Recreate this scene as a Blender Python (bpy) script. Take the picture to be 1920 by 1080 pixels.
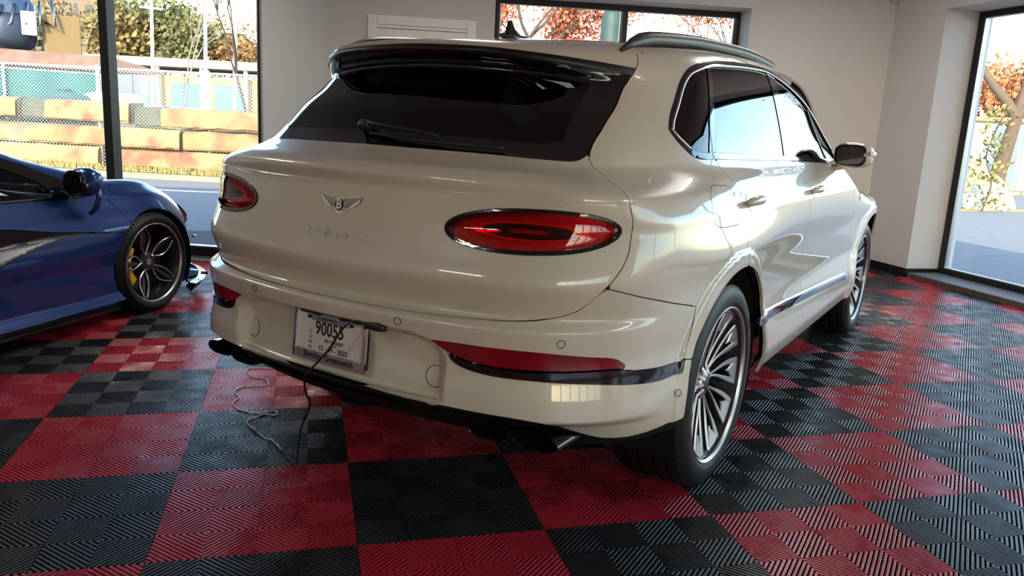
import bpy, math, random
import numpy as np
from mathutils import Matrix, Vector
PI=math.pi
sc=bpy.context.scene
for o in list(bpy.data.objects): bpy.data.objects.remove(o)
COL=sc.collection
# ---------------------------------------------------------------- camera
# world frame: x = forward axis of the big white car, y = its left, origin under its rear axle
CAM=(-2.7609622951,-1.7772510484,1.3001904714)
CM=((0.5432713101,0.1446009510,-0.8270107911),(-0.8379865025,0.1536224182,-0.5236208305),(0.0513313275,0.9774920550,0.2046322976))
cam=bpy.data.cameras.new('camera');co=bpy.data.objects.new('camera',cam);COL.objects.link(co)
cam.sensor_width=36;cam.lens=1454.714/1920*36;cam.clip_start=.05;cam.clip_end=600
m=Matrix(CM).to_4x4();m.translation=CAM;co.matrix_world=m
sc.camera=co
TH=math.radians(42.645891);TS=.6092368
G0=(-1.17661326,.62733192)
def gw(x,y,z=0.): # floor-grid frame -> world
    c,s=math.cos(TH),math.sin(TH)
    return (G0[0]+x*c+y*s,G0[1]-x*s+y*c,z)
def gd(x,y,z=0.):
    c,s=math.cos(TH),math.sin(TH);return Vector((x*c+y*s,-x*s+y*c,z))
# ---------------------------------------------------------------- sky, sun, lights, exposure
sc.view_settings.view_transform='Standard';sc.view_settings.look='None'
sc.view_settings.exposure=1.0;sc.view_settings.gamma=1;sc.view_settings.use_curve_mapping=False
W_=bpy.data.worlds.new('sky');sc.world=W_;W_.use_nodes=True;nt=W_.node_tree
bg=nt.nodes['Background'];sky=nt.nodes.new('ShaderNodeTexSky');sky.sky_type='NISHITA';sky.sun_disc=False
SUN_EL=math.radians(26);sd=gd(-3.6,-8,0).normalized()
sky.sun_elevation=SUN_EL;sky.sun_rotation=math.atan2(sd.x,sd.y);sky.air_density=1.1;sky.dust_density=1.0;sky.ozone_density=2.0;sky.altitude=20
nt.links.new(sky.outputs[0],bg.inputs[0]);bg.inputs[1].default_value=.50
sun=bpy.data.lights.new('sun','SUN');sun.energy=5.0;sun.angle=math.radians(.55);sun.color=(1,.90,.74)
so=bpy.data.objects.new('sun',sun);COL.objects.link(so)
dirv=Vector((sd.x*math.cos(SUN_EL),sd.y*math.cos(SUN_EL),math.sin(SUN_EL)))
so.rotation_euler=dirv.to_track_quat('Z','Y').to_euler()
CEIL=3.15
def area(name,loc,sx,sy,e,col=(1,.96,.9)):
    l=bpy.data.lights.new(name,'AREA');l.shape='RECTANGLE';l.size=sx;l.size_y=sy;l.energy=e;l.color=col
    o=bpy.data.objects.new(name,l);COL.objects.link(o);o.location=gw(*loc);o.rotation_euler=(0,0,-TH);return o
LIGHTS=[(-2.6,-2.6),(4.6,-2.6),(-2.2,2.4),(1.4,2.4),(4.6,2.4)]
for lx,ly in LIGHTS: area('added_lamp_light',(lx,ly,CEIL-.07),.14,1.2,18)  # fill lights of the added, unseen ceiling lamps
# ---------------------------------------------------------------- materials
MATS={}
def mat(name,col,rough=.5,metal=0,coat=0,spec=.5,trans=0,emit=None,es=1,bump=None,noise=None,ior=1.45,crough=.03,alpha=1):
    if name in MATS: return MATS[name]
    m=bpy.data.materials.new(name);m.use_nodes=True;n=m.node_tree;p=n.nodes['Principled BSDF'];L=n.links
    p.inputs['Base Color'].default_value=(*col,1);p.inputs['Roughness'].default_value=rough;p.inputs['Metallic'].default_value=metal
    p.inputs['Coat Weight'].default_value=coat;p.inputs['Coat Roughness'].default_value=crough;p.inputs['Specular IOR Level'].default_value=spec
    p.inputs['Transmission Weight'].default_value=trans;p.inputs['IOR'].default_value=ior
    if emit: p.inputs['Emission Color'].default_value=(*emit,1);p.inputs['Emission Strength'].default_value=es
    if noise or bump:
        tc=n.nodes.new('ShaderNodeTexCoord')
    if noise: # (scale, colour2, lo, hi, detail)
        t=n.nodes.new('ShaderNodeTexNoise');t.inputs['Scale'].default_value=noise[0];t.inputs['Detail'].default_value=noise[4] if len(noise)>4 else 4
        L.new(tc.outputs['Object'],t.inputs['Vector'])
        r=n.nodes.new('ShaderNodeValToRGB');r.color_ramp.elements[0].position=noise[2];r.color_ramp.elements[1].position=noise[3]
        r.color_ramp.elements[0].color=(*col,1);r.color_ramp.elements[1].color=(*noise[1],1)
        L.new(t.outputs[0],r.inputs[0]);L.new(r.outputs[0],p.inputs['Base Color'])
    if bump:
        t=n.nodes.new('ShaderNodeTexNoise');t.inputs['Scale'].default_value=bump[0];t.inputs['Detail'].default_value=3
        L.new(tc.outputs['Object'],t.inputs['Vector'])
        b=n.nodes.new('ShaderNodeBump');b.inputs['Strength'].default_value=bump[1];b.inputs['Distance'].default_value=bump[2]
        L.new(t.outputs[0],b.inputs['Height']);L.new(b.outputs[0],p.inputs['Normal'])
    MATS[name]=m;return m
def glassmat(name,tint,ior=1.5,rough=0.0,base=.0):
    m=bpy.data.materials.new(name);m.use_nodes=True;n=m.node_tree;n.nodes.clear();L=n.links
    o=n.nodes.new('ShaderNodeOutputMaterial');mx=n.nodes.new('ShaderNodeMixShader');fr=n.nodes.new('ShaderNodeFresnel')
    tr=n.nodes.new('ShaderNodeBsdfTransparent');gl=n.nodes.new('ShaderNodeBsdfGlossy')
    fr.inputs['IOR'].default_value=ior;tr.inputs['Color'].default_value=(*tint,1);gl.inputs['Roughness'].default_value=rough
    gl.inputs['Color'].default_value=(1,1,1,1)
    L.new(fr.outputs[0],mx.inputs[0]);L.new(tr.outputs[0],mx.inputs[1]);L.new(gl.outputs[0],mx.inputs[2]);L.new(mx.outputs[0],o.inputs[0])
    MATS[name]=m;return m
CREAM=mat('cream_paint',(.58,.515,.41),.30,coat=1,spec=.5,crough=.015)
BLUE=mat('blue_paint',(.0015,.034,.18),.28,metal=.35,coat=1,crough=.015)
GBLK=mat('gloss_black',(.006,.006,.007),.08,coat=.6)
MBLK=mat('satin_black_plastic',(.012,.012,.013),.45)
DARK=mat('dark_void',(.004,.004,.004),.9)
RUB=mat('tyre_rubber',(.010,.010,.010),.5,spec=.4)
CHR=mat('chrome',(.82,.82,.83),.08,metal=1)
DCHR=mat('dark_chrome',(.22,.21,.21),.16,metal=1)
ALU=mat('machined_alloy',(.52,.50,.48),.38,metal=1)
ALUD=mat('dark_alloy_paint',(.035,.035,.038),.3,metal=.3,coat=.4)
GLASS=glassmat('tinted_glass',(.035,.037,.036))
GLASSF=glassmat('green_glass',(.80,.86,.80))
GLASSQ=glassmat('privacy_glass',(.02,.021,.021))
WGL=glassmat('window_glass',(.96,.98,.97),1.25)
LENS=glassmat('red_lens',(.93,.05,.05),1.5)
REDIN=mat('lamp_red_inner',(.62,.010,.014),.25,metal=.3,bump=(160,.9,.004))
REDHOT=mat('lamp_red_guide',(1,.06,.04),.15,coat=1)
REFL=mat('red_reflector',(.20,.003,.008),.12,coat=1,bump=(260,.35,.002))
ALUB=mat('brushed_frame_metal',(.6,.6,.62),.3,metal=1)
LEA=mat('dark_leather',(.03,.026,.022),.5)
# ---------------------------------------------------------------- object helpers
def setp(o,label=None,cat=None,group=None,kind=None):
    if label:o['label']=label
    if cat:o['category']=cat
    if group:o['group']=group
    if kind:o['kind']=kind
    return o
def link(name,me,parent=None,loc=None,rz=None):
    o=bpy.data.objects.new(name,me);COL.objects.link(o)
    if parent is not None:o.parent=parent
    if loc is not None:o.location=loc
    if rz is not None:o.rotation_euler=(0,0,rz)
    return o
def thing(name,label,cat,loc=(0,0,0),rz=0,group=None):
    return setp(link(name,None,None,loc,rz),label,cat,group)
class MB:
    def __init__(s): s.v=[];s.f=[];s.m=[]
    def add(s,vs,fs,mi=0):
        b=len(s.v);s.v+= [tuple(map(float,v)) for v in vs];s.f+=[tuple(b+i for i in f) for f in fs];s.m+=[mi]*len(fs);return s
    def box(s,x0,x1,y0,y1,z0,z1,mi=0,M=None):
        vs=[(x0,y0,z0),(x1,y0,z0),(x1,y1,z0),(x0,y1,z0),(x0,y0,z1),(x1,y0,z1),(x1,y1,z1),(x0,y1,z1)]
        if M is not None: vs=[tuple(M@Vector(v)) for v in vs]
        return s.add(vs,[(0,3,2,1),(4,5,6,7),(0,1,5,4),(1,2,6,5),(2,3,7,6),(3,0,4,7)],mi)
    def tube(s,pts,r,n=8,mi=0,caps=True,flat=None):
        pts=[Vector(p) for p in pts];rs=r if hasattr(r,'__len__') else [r]*len(pts);rings=[]
        up=Vector((0,0,1));prev=None
        for i,p in enumerate(pts):
            t=(pts[min(i+1,len(pts)-1)]-pts[max(i-1,0)])
            if t.length<1e-9:t=Vector((0,0,1))
            t.normalize()
            if prev is None:
                a=t.cross(up)
                if a.length<.05:a=t.cross(Vector((1,0,0)))
            else: a=prev-t*prev.dot(t)
            a.normalize();prev=a;b=t.cross(a)
            rr=rs[i];fa=1 if flat is None else flat
            rings.append([p+(a*math.cos(2*PI*k/n)+b*math.sin(2*PI*k/n)*fa)*rr for k in range(n)])
        vs=[v for g in rings for v in g];fs=[]
        for i in range(len(pts)-1):
            for k in range(n):
                k2=(k+1)%n;fs.append((i*n+k,i*n+k2,(i+1)*n+k2,(i+1)*n+k))
        if caps:fs.append(tuple(range(n))[::-1]);fs.append(tuple((len(pts)-1)*n+k for k in range(n)))
        return s.add(vs,fs,mi)
    def lathe(s,prof,n=32,axis='y',c=(0,0,0),mi=0,a0=0,a1=2*PI): # prof (r, h)
        full=abs(a1-a0-2*PI)<1e-6;m=n if full else n+1;vs=[]
        for r,h in prof:
            for k in range(m):
                a=a0+(a1-a0)*k/n;u,w=r*math.cos(a),r*math.sin(a)
                vs.append((c[0]+u,c[1]+h,c[2]+w) if axis=='y' else (c[0]+u,c[1]+w,c[2]+h) if axis=='z' else (c[0]+h,c[1]+u,c[2]+w))
        fs=[]
        for i in range(len(prof)-1):
            for k in range(n):
                k2=(k+1)%m;fs.append((i*m+k,i*m+k2,(i+1)*m+k2,(i+1)*m+k))
        return s.add(vs,fs,mi)
    def build(s,name,mats,parent=None,smooth=False,bevel=0,auto=None,loc=None,rz=None):
        me=bpy.data.meshes.new(name);me.from_pydata(s.v,[],s.f)
        for mm in (mats if isinstance(mats,(list,tuple)) else [mats]): me.materials.append(mm)
        if len(set(s.m))>1: me.polygons.foreach_set('material_index',s.m)
        if smooth:
            me.polygons.foreach_set('use_smooth',[True]*len(me.polygons))
            if auto: me.set_sharp_from_angle(angle=math.radians(auto))
        me.update();o=link(name,me,parent,loc,rz)
        if bevel:
            b=o.modifiers.new('bevel','BEVEL');b.width=bevel;b.segments=2;b.limit_method='ANGLE'
        return o
def rbox(cx,cy,cz,sx,sy,sz,n=4.):
    # superellipsoid box
    vs=[];fs=[];a,b=14,10
    for i in range(b+1):
        la=-PI/2+PI*i/b
        for j in range(a):
            lo=2*PI*j/a;f=lambda c:math.copysign(abs(c)**(2/n),c)
            vs.append((cx+sx/2*f(math.cos(la))*f(math.cos(lo)),cy+sy/2*f(math.cos(la))*f(math.sin(lo)),cz+sz/2*f(math.sin(la))))
    for i in range(b):
        for j in range(a):
            j2=(j+1)%a;fs.append((i*a+j,i*a+j2,(i+1)*a+j2,(i+1)*a+j))
    return vs,fs
_txtc=0
def text(body,size,mt,parent,M,name='lettering',depth=.001,space=1.0,bold=0):
    cu=bpy.data.curves.new(name,'FONT');cu.body=body;cu.size=size;cu.extrude=depth;cu.align_x='CENTER';cu.align_y='CENTER';cu.space_character=space;cu.offset=bold
    cu.resolution_u=3
    o=bpy.data.objects.new('t',cu);COL.objects.link(o);dg=bpy.context.evaluated_depsgraph_get()
    me=bpy.data.meshes.new_from_object(o.evaluated_get(dg));bpy.data.objects.remove(o);me.name=name
    me.materials.clear();me.materials.append(mt);me.transform(M)
    return link(name,me,parent)
def sstep(a,b,x):
    t=np.clip((x-a)/(b-a),0,1);return t*t*(3-2*t)
def pch(xs,ys):
    # monotone cubic interpolation
    xs=np.array(xs,float);ys=np.array(ys,float);h=np.diff(xs);d=np.diff(ys)/h
    m=np.zeros_like(ys);m[0]=d[0];m[-1]=d[-1]
    for i in range(1,len(xs)-1):
        if d[i-1]*d[i]>0:
            w1=2*h[i]+h[i-1];w2=h[i]+2*h[i-1];m[i]=(w1+w2)/(w1/d[i-1]+w2/d[i])
    def g(x):
        x=np.clip(x,xs[0],xs[-1]);k=np.clip(np.searchsorted(xs,x)-1,0,len(h)-1);t=(x-xs[k])/h[k]
        return ys[k]*(1+2*t)*(1-t)**2+h[k]*m[k]*t*(1-t)**2+ys[k+1]*t*t*(3-2*t)+h[k]*m[k+1]*t*t*(t-1)
    return g
def smax(a,b,r):
    h=np.clip(r-np.abs(a-b),0,None)/r
    return np.maximum(a,b)+h*h*r*.25
ZR=.3935;WB=2.995
# rear centre profile x(z)
rc=pch([.30,.44,.475,.52,.60,.70,.735,.765,.80,.865,.93,1.02,1.10,1.14,1.165,1.19,1.215,1.35,1.46,1.49,1.515,1.54,1.60],
       [-.90,-1.01,-1.085,-1.085,-1.075,-1.09,-1.095,-1.04,-1.055,-1.075,-1.045,-1.01,-1.0,-1.01,-.99,-.93,-.875,-.745,-.635,-.61,-.675,-.705,-.695])
rk=pch([.4,.75,.9,1.1,1.2,1.3,1.45,1.6],[.22,.22,.21,.24,.36,.38,.37,.36])
# side section at doors y(z)
sw=pch([.22,.30,.36,.42,.48,.56,.66,.80,.96,1.035,1.08,1.14,1.20,1.30,1.40,1.50,1.57,1.62,1.66,1.72],
       [.92,.955,.978,.992,.988,.972,.956,.957,.970,.966,.948,.912,.872,.845,.817,.785,.757,.73,.69,.6])
rt=pch([-1,-.7,-.3,.0,.5,1.1,1.5,1.75,2.5,2.75,3.2,3.6,3.85,4.0],[1.535,1.565,1.612,1.645,1.68,1.697,1.685,1.655,1.15,1.125,1.09,1.02,.93,.8])
fr=pch([.2,.3,.5,.75,.9,1.0,1.1],[3.80,3.93,3.98,3.97,3.93,3.85,3.6])
def arch(x,z,cx): return np.hypot(x-cx,z-ZR)
def W(x,z):
    y=sw(z)
    low=1-sstep(1.11,1.20,z); up=1-low
    # rear haunch and front fender
    for cx,l,rr in ((0.,.75,.62),(WB,.62,.6)):
        g=np.exp(-((x-cx)/l)**2*1.6)
        y=y+g*.034*(1-sstep(.88,1.04,z))*sstep(.40,.7,z)
        d=arch(x,z,cx)-.452
        y=y+.011*(1-sstep(.045,.065,d))*low+.006*np.exp(-(d/.03)**2)*low
    # plan taper
    tr=np.clip(-.15-x,0,None); y=y-low*.15*tr**2-up*(.30+.38*sstep(1.2,1.5,z))*np.clip(.05-x,0,None)**2
    tf=np.clip(x-3.0,0,None); y=y-low*.22*tf**2
    fz=sstep(1.15,1.4,z);tw=np.clip(x-1.2,0,None);y=y-fz*.045*tw**2
    return y
def B(y,z):
    z=z+.10*y*y*sstep(1.34,1.44,z)
    x=rc(z)+rk(z)*y*y
    # extra wrap of spoiler at its ends
    s=sstep(1.49,1.52,z)
    x=x+s*(.45*np.clip(y-.38,0,None)**1.5)
    # number plate recess
    q=np.hypot(np.clip(y-.30,0,None)/.16,np.clip(.50-z,0,None)/.05+np.clip(z-.62,0,None)/.075)
    x=x+.045*(1-sstep(.75,1.05,q))*sstep(.485,.50,z)
    return x
def T(x,y):
    return rt(x)-(.085+.03*sstep(-.2,-.8,x)+.05*sstep(2.4,3,x))*y*y-.10*np.clip(y-.5,0,None)**2
def Fb(X):
    x,y,z=X[...,0],np.abs(X[...,1]),X[...,2]
    a=y-W(x,z); b=(B(y,z)-x); c=(z-T(x,y))*.9; d=x-(fr(z)-.35*y*y)
    rr=.30-.16*sstep(1.0,1.14,z)-.02*sstep(1.15,1.3,z)
    s=smax(a,b,rr+.0*x)
    s=smax(s,c,.06+0*x)
    return smax(s,d,.25+0*x)
def grad(X,e=1e-3):
    g=np.stack([(Fb(X+np.eye(3)[i]*e)-Fb(X-np.eye(3)[i]*e)) for i in range(3)],-1)
    return g/np.maximum(np.linalg.norm(g,axis=-1,keepdims=True),1e-9)
W2B=-2.67;Z2=.322
s2=pch([.08,.13,.2,.35,.45,.55,.62,.70,.76,.80,.9,1.0,1.1,1.16,1.22],[.93,.95,.925,.925,.935,.925,.905,.87,.845,.825,.76,.70,.63,.56,.35])
t2=pch([-3.55,-3.2,-2.6,-2.0,-1.5,-1.2,-.82,-.63,-.37,-.12,.1,.4,.8,1.0,1.1],[.86,.90,.97,1.12,1.20,1.18,1.09,1.01,.90,.77,.70,.63,.52,.42,.3])
f2=pch([.08,.13,.2,.43,.5,.58,.66,.72,.80],[.98,1.06,1.04,1.03,1.0,.95,.87,.79,.62])
def F2(X):
    x,y,z=X[...,0],np.abs(X[...,1]),X[...,2]
    w=s2(z)
    lo=1-sstep(.74,.82,z)
    for cx,l in ((0.05,.42),(W2B,.55)):
        g=np.exp(-((x-cx)/l)**2*1.5); w=w+g*lo*(.045*sstep(.35,.6,z))
    w=w-.10*np.clip(x-.1,0,None)**2*lo
    w=w-sstep(.8,.95,z)*.35*np.clip(-1.8-x,0,None)**2
    tt=t2(x)+.0*y
    fb=.15*np.exp(-((x-.12)/.36)**2)*np.exp(-((y-.80)/.17)**2)
    fr_=.10*np.exp(-((x+2.6)/.5)**2)*np.exp(-((y-.78)/.2)**2)
    hood=1-sstep(-.9,-.3,x)
    tt=tt-hood*.12*y*y+fb+fr_
    a=y-w;c=(z-tt)*.8
    d=x-(f2(z)-.66*(y/.95)**3)
    r=-3.5-x
    s=smax(a,c,.09+0*x);s=smax(s,d*.8,.10+0*x)
    return smax(s,r+.15*y*y,.12+0*x)
# ---------------------------------------------------------------- surface panel machinery
def gradF(F,X,e=1e-3):
    I3=np.eye(3);g=np.stack([(F(X+I3[i]*e)-F(X-I3[i]*e)) for i in range(3)],-1)
    return g/np.maximum(np.linalg.norm(g,axis=-1,keepdims=True),1e-9)
def S_of(x,y,xr,xf,k=.95):
    x=np.asarray(x,float);y=np.abs(np.asarray(y,float));Sa=k*PI/2
    r=np.arctan2(y,xr-x)*k;ff=Sa+(xf-xr)+(PI/2-np.arctan2(y,x-xf))*k
    return np.where(x<xr,r,np.where(x>xf,ff,Sa+x-xr))
class Grid:pass
def shell(F,xr,xf,S,Z,k=.95,scan=False):
    S=np.array(S);Z=np.array(Z);Sa=k*PI/2;a=np.abs(S);sg=np.where(S<0,-1.,1.)
    ph=np.clip(a/k,0,PI/2);ex=np.clip(a-Sa,0,xf-xr);fo=np.clip((a-Sa-(xf-xr))/k,0,PI/2)
    ox=xr+ex;dx=np.where(fo>0,np.sin(fo),-np.cos(ph));dy=np.where(fo>0,np.cos(fo),np.sin(ph))
    OX,ZZ=np.meshgrid(ox,Z);DX=np.meshgrid(dx,Z)[0];DY=np.meshgrid(dy*sg,Z)[0]
    def pt(t): return np.stack([OX+DX*t,DY*t,ZZ],-1)
    valid=F(pt(np.zeros_like(OX)+1e-4))<0
    lo=np.zeros_like(OX);hi=np.full_like(OX,2.2)
    if scan:
        done=np.zeros(OX.shape,bool);lo[:]=.12;hi[:]=1.3
        for t_ in np.arange(1.3,.12,-.03):
            i=(F(pt(np.full_like(OX,t_)))<0)&~done;lo=np.where(i,t_,lo);hi=np.where(i,t_+.03,hi);done|=i
        valid=done
    for _ in range(12 if scan else 22):
        m=(lo+hi)/2;i=F(pt(m))<0;lo=np.where(i,m,lo);hi=np.where(i,hi,m)
    g=Grid();P=pt((lo+hi)/2);g.P=P.reshape(-1,3);g.N=gradF(F,g.P)
    SS=np.meshgrid(S,Z)[0];g.S=np.abs(SS).ravel();g.Z=ZZ.ravel();ns=len(S);nz=len(Z)
    idx=np.arange(ns*nz).reshape(nz,ns);g.Q=np.stack([idx[:-1,:-1],idx[:-1,1:],idx[1:,1:],idx[1:,:-1]],-1).reshape(-1,4)
    v=valid.ravel();g.Q=g.Q[v[g.Q].all(1)];g.seam=None
    return g
def surf(F,xr,xf,S,Z,s=1,k=.95,off=0.):
    out=[]
    for a,z in zip(S,Z):
        g=shell(F,xr,xf,[a,a+1e-4],[z,z+1e-4],k);p=g.P[0]*[1,s,1];n=g.N[0]*[1,s,1];out.append(Vector(p+n*off))
    return out
def inset(poly,d): # move a closed outline inwards
    P=np.array(poly);T_=np.roll(P,-1,0)-np.roll(P,1,0);T_/=np.linalg.norm(T_,axis=1,keepdims=True)+1e-9
    A=.5*np.sum(P[:,0]*np.roll(P[:,1],-1)-np.roll(P[:,0],-1)*P[:,1]);sg=1 if A>0 else -1
    return P+np.stack([-T_[:,1],T_[:,0]],1)*d*sg
def topgrid(F,X,Y,z0=2.0,z1=.5):
    XX,YY=np.meshgrid(X,Y);n=160;zs=np.linspace(z0,z1,n);hit=np.full(XX.shape,np.nan)
    for i in range(n):
        q=F(np.stack([XX,YY,np.full_like(XX,zs[i])],-1))<0
        hit=np.where(np.isnan(hit)&q,zs[i],hit)
    v=~np.isnan(hit);lo=np.where(v,hit,1.);hi=lo+(z0-z1)/(n-1)*1.01
    for _ in range(14):
        m=(lo+hi)/2;q=F(np.stack([XX,YY,m],-1))<0;lo=np.where(q,m,lo);hi=np.where(q,hi,m)
    g=Grid();g.P=np.stack([XX,YY,(lo+hi)/2],-1).reshape(-1,3);g.N=gradF(F,g.P);g.S=g.P[:,0];g.Z=g.P[:,2]
    ns=len(X);idx=np.arange(XX.size).reshape(XX.shape);g.Q=np.stack([idx[:-1,:-1],idx[:-1,1:],idx[1:,1:],idx[1:,:-1]],-1).reshape(-1,4)
    g.Q=g.Q[v.ravel()[g.Q].all(1)];return g
def sdf(poly,px,py):
    poly=np.asarray(poly,float);px=np.asarray(px);py=np.asarray(py);d=np.full(px.shape,1e9);ins=np.zeros(px.shape,bool)
    for i in range(len(poly)):
        ax,ay=poly[i-1];bx,by=poly[i];ex,ey=bx-ax,by-ay;L=ex*ex+ey*ey+1e-12
        t=np.clip(((px-ax)*ex+(py-ay)*ey)/L,0,1);d=np.minimum(d,(px-ax-t*ex)**2+(py-ay-t*ey)**2)
        c=((ay>py)!=(by>py));xi=ax+(py-ay)*ex/(ey if abs(ey)>1e-12 else 1e-12);ins^=c&(px<xi)
    d=np.sqrt(d);return np.where(ins,-d,d)
def lsdf(line,px,py): # distance to an open polyline
    d=np.full(np.shape(px),1e9)
    for i in range(1,len(line)):
        ax,ay=line[i-1];bx,by=line[i];ex,ey=bx-ax,by-ay;L=ex*ex+ey*ey+1e-12
        t=np.clip(((px-ax)*ex+(py-ay)*ey)/L,0,1);d=np.minimum(d,(px-ax-t*ex)**2+(py-ay-t*ey)**2)
    return np.sqrt(d)
def cr(pts,closed=True,n=8): # smooth curve; a third element marks a corner
    P=[(p[0],p[1]) for p in pts];C=[len(p)>2 for p in pts];N=len(P);out=[]
    for i in range(N if closed else N-1):
        j=(i+1)%N;a=np.array(P[i]);b=np.array(P[j]);L=np.linalg.norm(b-a)
        def tan(k):
            if C[k] or (not closed and k in (0,N-1)): return None
            u=np.array(P[(k+1)%N])-np.array(P[k-1]);return u/(np.linalg.norm(u)+1e-9)*L
        ta=tan(i);tb=tan(j);ta=(b-a) if ta is None else ta;tb=(b-a) if tb is None else tb
        for q in range(n):
            t=q/n;out.append(tuple(a*(1+2*t)*(1-t)**2+ta*t*(1-t)**2+b*t*t*(3-2*t)+tb*t*t*(t-1)))
    if not closed: out.append(P[-1])
    return out
def panel(name,parent,mt,g,phi,off=0.,depth=.012,mirror=False,custom=True,keep=0.):
    """cut the part of surface grid g where phi<0, give it a turned-in edge, link it as one mesh"""
    ph=np.where(np.abs(phi)<1e-7,1e-7,phi);q=g.Q;ins=ph[q]<0;al=ins.all(1);an=ins.any(1)&~al
    faces=[tuple(f) for f in q[al]];P=g.P+g.N*(off if np.isscalar(off) else np.asarray(off)[:,None])
    newP=[];newN=[];cache={};base=len(P)
    def cut(i,j):
        k=(i,j) if i<j else (j,i)
        if k not in cache:
            a,b=k;t=ph[a]/(ph[a]-ph[b]);cache[k]=base+len(newP);newP.append(P[a]+(P[b]-P[a])*t)
            nn=g.N[a]+(g.N[b]-g.N[a])*t;newN.append(nn/np.linalg.norm(nn))
        return cache[k]
    for f in q[an]:
        o=[]
        for a in range(4):
            i,j=int(f[a]),int(f[(a+1)%4]);ii,jj=ph[i]<0,ph[j]<0
            if ii:o.append(i)
            if ii!=jj:o.append(cut(i,j))
        if len(o)>2:faces.append(tuple(o))
    if keep and faces: # drop slivers that are not joined to the main piece
        par={}
        def fd(a):
            while par.setdefault(a,a)!=a: par[a]=par[par[a]];a=par[a]
            return a
        for f in faces:
            r0=fd(f[0])
            for i in f[1:]: par[fd(i)]=r0
        cnt={}
        for f in faces: r0=fd(f[0]);cnt[r0]=cnt.get(r0,0)+1
        big=max(cnt.values());faces=[f for f in faces if cnt[fd(f[0])]>=big*keep]
    if not faces:
        print('EMPTY PANEL',name);return None
    PP=np.vstack([P]+([np.array(newP)] if newP else []));NN=np.vstack([g.N]+([np.array(newN)] if newN else []))
    used=sorted({i for f in faces for i in f});mp={u:i for i,u in enumerate(used)};faces=[tuple(mp[i] for i in f) for f in faces]
    PP=PP[used];NN=NN[used]
    if mirror: PP=PP*[1,-1,1];NN=NN*[1,-1,1]
    # orientation
    f=faces[len(faces)//2];tot=0
    for f in faces[::max(1,len(faces)//40)]:
        a,b,c=PP[f[0]],PP[f[1]],PP[f[2]];tot+=np.sign(np.dot(np.cross(b-a,c-a),NN[f[0]]))
    if tot<0: faces=[f[::-1] for f in faces]
    V=[tuple(p) for p in PP];nf=len(faces);LN=[NN[i] for f in faces for i in f]
    if depth:
        ed={}
        for f in faces:
            for a in range(len(f)):
                e=(f[a],f[(a+1)%len(f)])
                if (e[1],e[0]) in ed: ed.pop((e[1],e[0]))
                else: ed[e]=1
        inner={}
        for a,b in ed:
            if abs(V[a][1])<1e-6 and abs(V[b][1])<1e-6: continue
            for i in (a,b):
                if i not in inner: inner[i]=len(V);V.append(tuple(PP[i]-NN[i]*depth))
            faces.append((b,a,inner[a],inner[b]))
            ev=PP[b]-PP[a];n=np.cross(ev,NN[a]);n/=np.linalg.norm(n)+1e-12;LN+= [n,n,n,n]
    me=bpy.data.meshes.new(name);me.from_pydata(V,[],faces);me.materials.append(mt)
    me.polygons.foreach_set('use_smooth',[True]*len(me.polygons));me.update()
    if custom: me.normals_split_custom_set([tuple(n) for n in LN])
    else:
        me.set_sharp_from_angle(angle=math.radians(50))
    return link(name,me,parent)
# ---------------------------------------------------------------- the white car: panels
XR,XF=-.25,3.0
def Sx(x,y=1.): return float(S_of(x,y,XR,XF))
def sz(L): return [(float(S_of(p[0],p[1],XR,XF)),p[2])+((1,) if len(p)>3 else ()) for p in L]
def comp(X):
    x,y,z=X[...,0],np.abs(X[...,1]),X[...,2]
    return y-W(x,z),B(y,z)-x,(z-T(x,y))*.9,x-(fr(z)-.35*y*y)
S1=Sx(XF)
Zl=np.concatenate([np.arange(.30,.44,.0125),np.arange(.44,.54,.006),np.arange(.54,.70,.0125),np.arange(.70,.80,.007),np.arange(.80,1.10,.0125),np.arange(1.10,1.24,.006),np.arange(1.24,1.44,.0125),np.arange(1.44,1.60,.005),np.arange(1.60,1.72,.012)])
Ss=np.concatenate([np.arange(0,Sx(.6),.0125),np.arange(Sx(.6),S1,.02),np.linspace(S1,S1+.95*PI/2,50)])
gs=shell(Fb,XR,XF,Ss,Zl,scan=True)
Sr=np.arange(-1.62,1.621,.0115)
gr=shell(Fb,XR,XF,Sr,Zl)
def prep(g):
    a,b,c,d=comp(g.P);g.c=c-np.maximum(np.maximum(a,b),d)
    x,z=g.P[:,0],g.P[:,2];g.ar=np.minimum(np.hypot(x,z-.398),np.hypot(x-WB,z-.398))
prep(gs);prep(gr)
gt=topgrid(Fb,np.arange(-.80,4.02,.02),np.arange(-1.0,1.001,.02));prep(gt);gt.c=-gt.c
gtr=topgrid(Fb,np.arange(-.80,-.10,.009),np.arange(-.80,.801,.012));prep(gtr);gtr.c=-gtr.c
GAP=.0035
TGp=cr([(-1,.749,1)]+sz([(-1.07,.02,.749,1),(-1.05,.31,.750),(-.99,.55,.755),(-.91,.70,.765),(-.86,.79,.794),(-.82,.85,.854),(-.75,.88,.940),(-.72,.88,1.029),(-.73,.87,1.097),(-.72,.84,1.146,1),(-.65,.69,1.219),(-.54,.67,1.315),(-.44,.66,1.393),(-.34,.65,1.50),(-.30,.64,1.564),(-.27,.60,1.63),(-.27,.58,1.80,1)])+[(-1,1.8,1)])
BMg=sz([(-.80,.86,.862),(-.70,.91,.833),(-.53,.945,.793),(-.37,.97,.759,1),(-.45,.96,.60,1)])
LOW=cr(sz([(-1.085,0,.496),(-1.03,.50,.486),(-.95,.73,.475),(-.85,.80,.432),(-.75,.84,.396),(-.67,.90,.388),(-.55,.96,.40)])+[(Sx(-.30),.42)],closed=False)
def below(line,S,Z): # z below a curve given as S->z
    L=np.array(line);return Z-np.interp(S,L[:,0],L[:,1])
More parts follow.
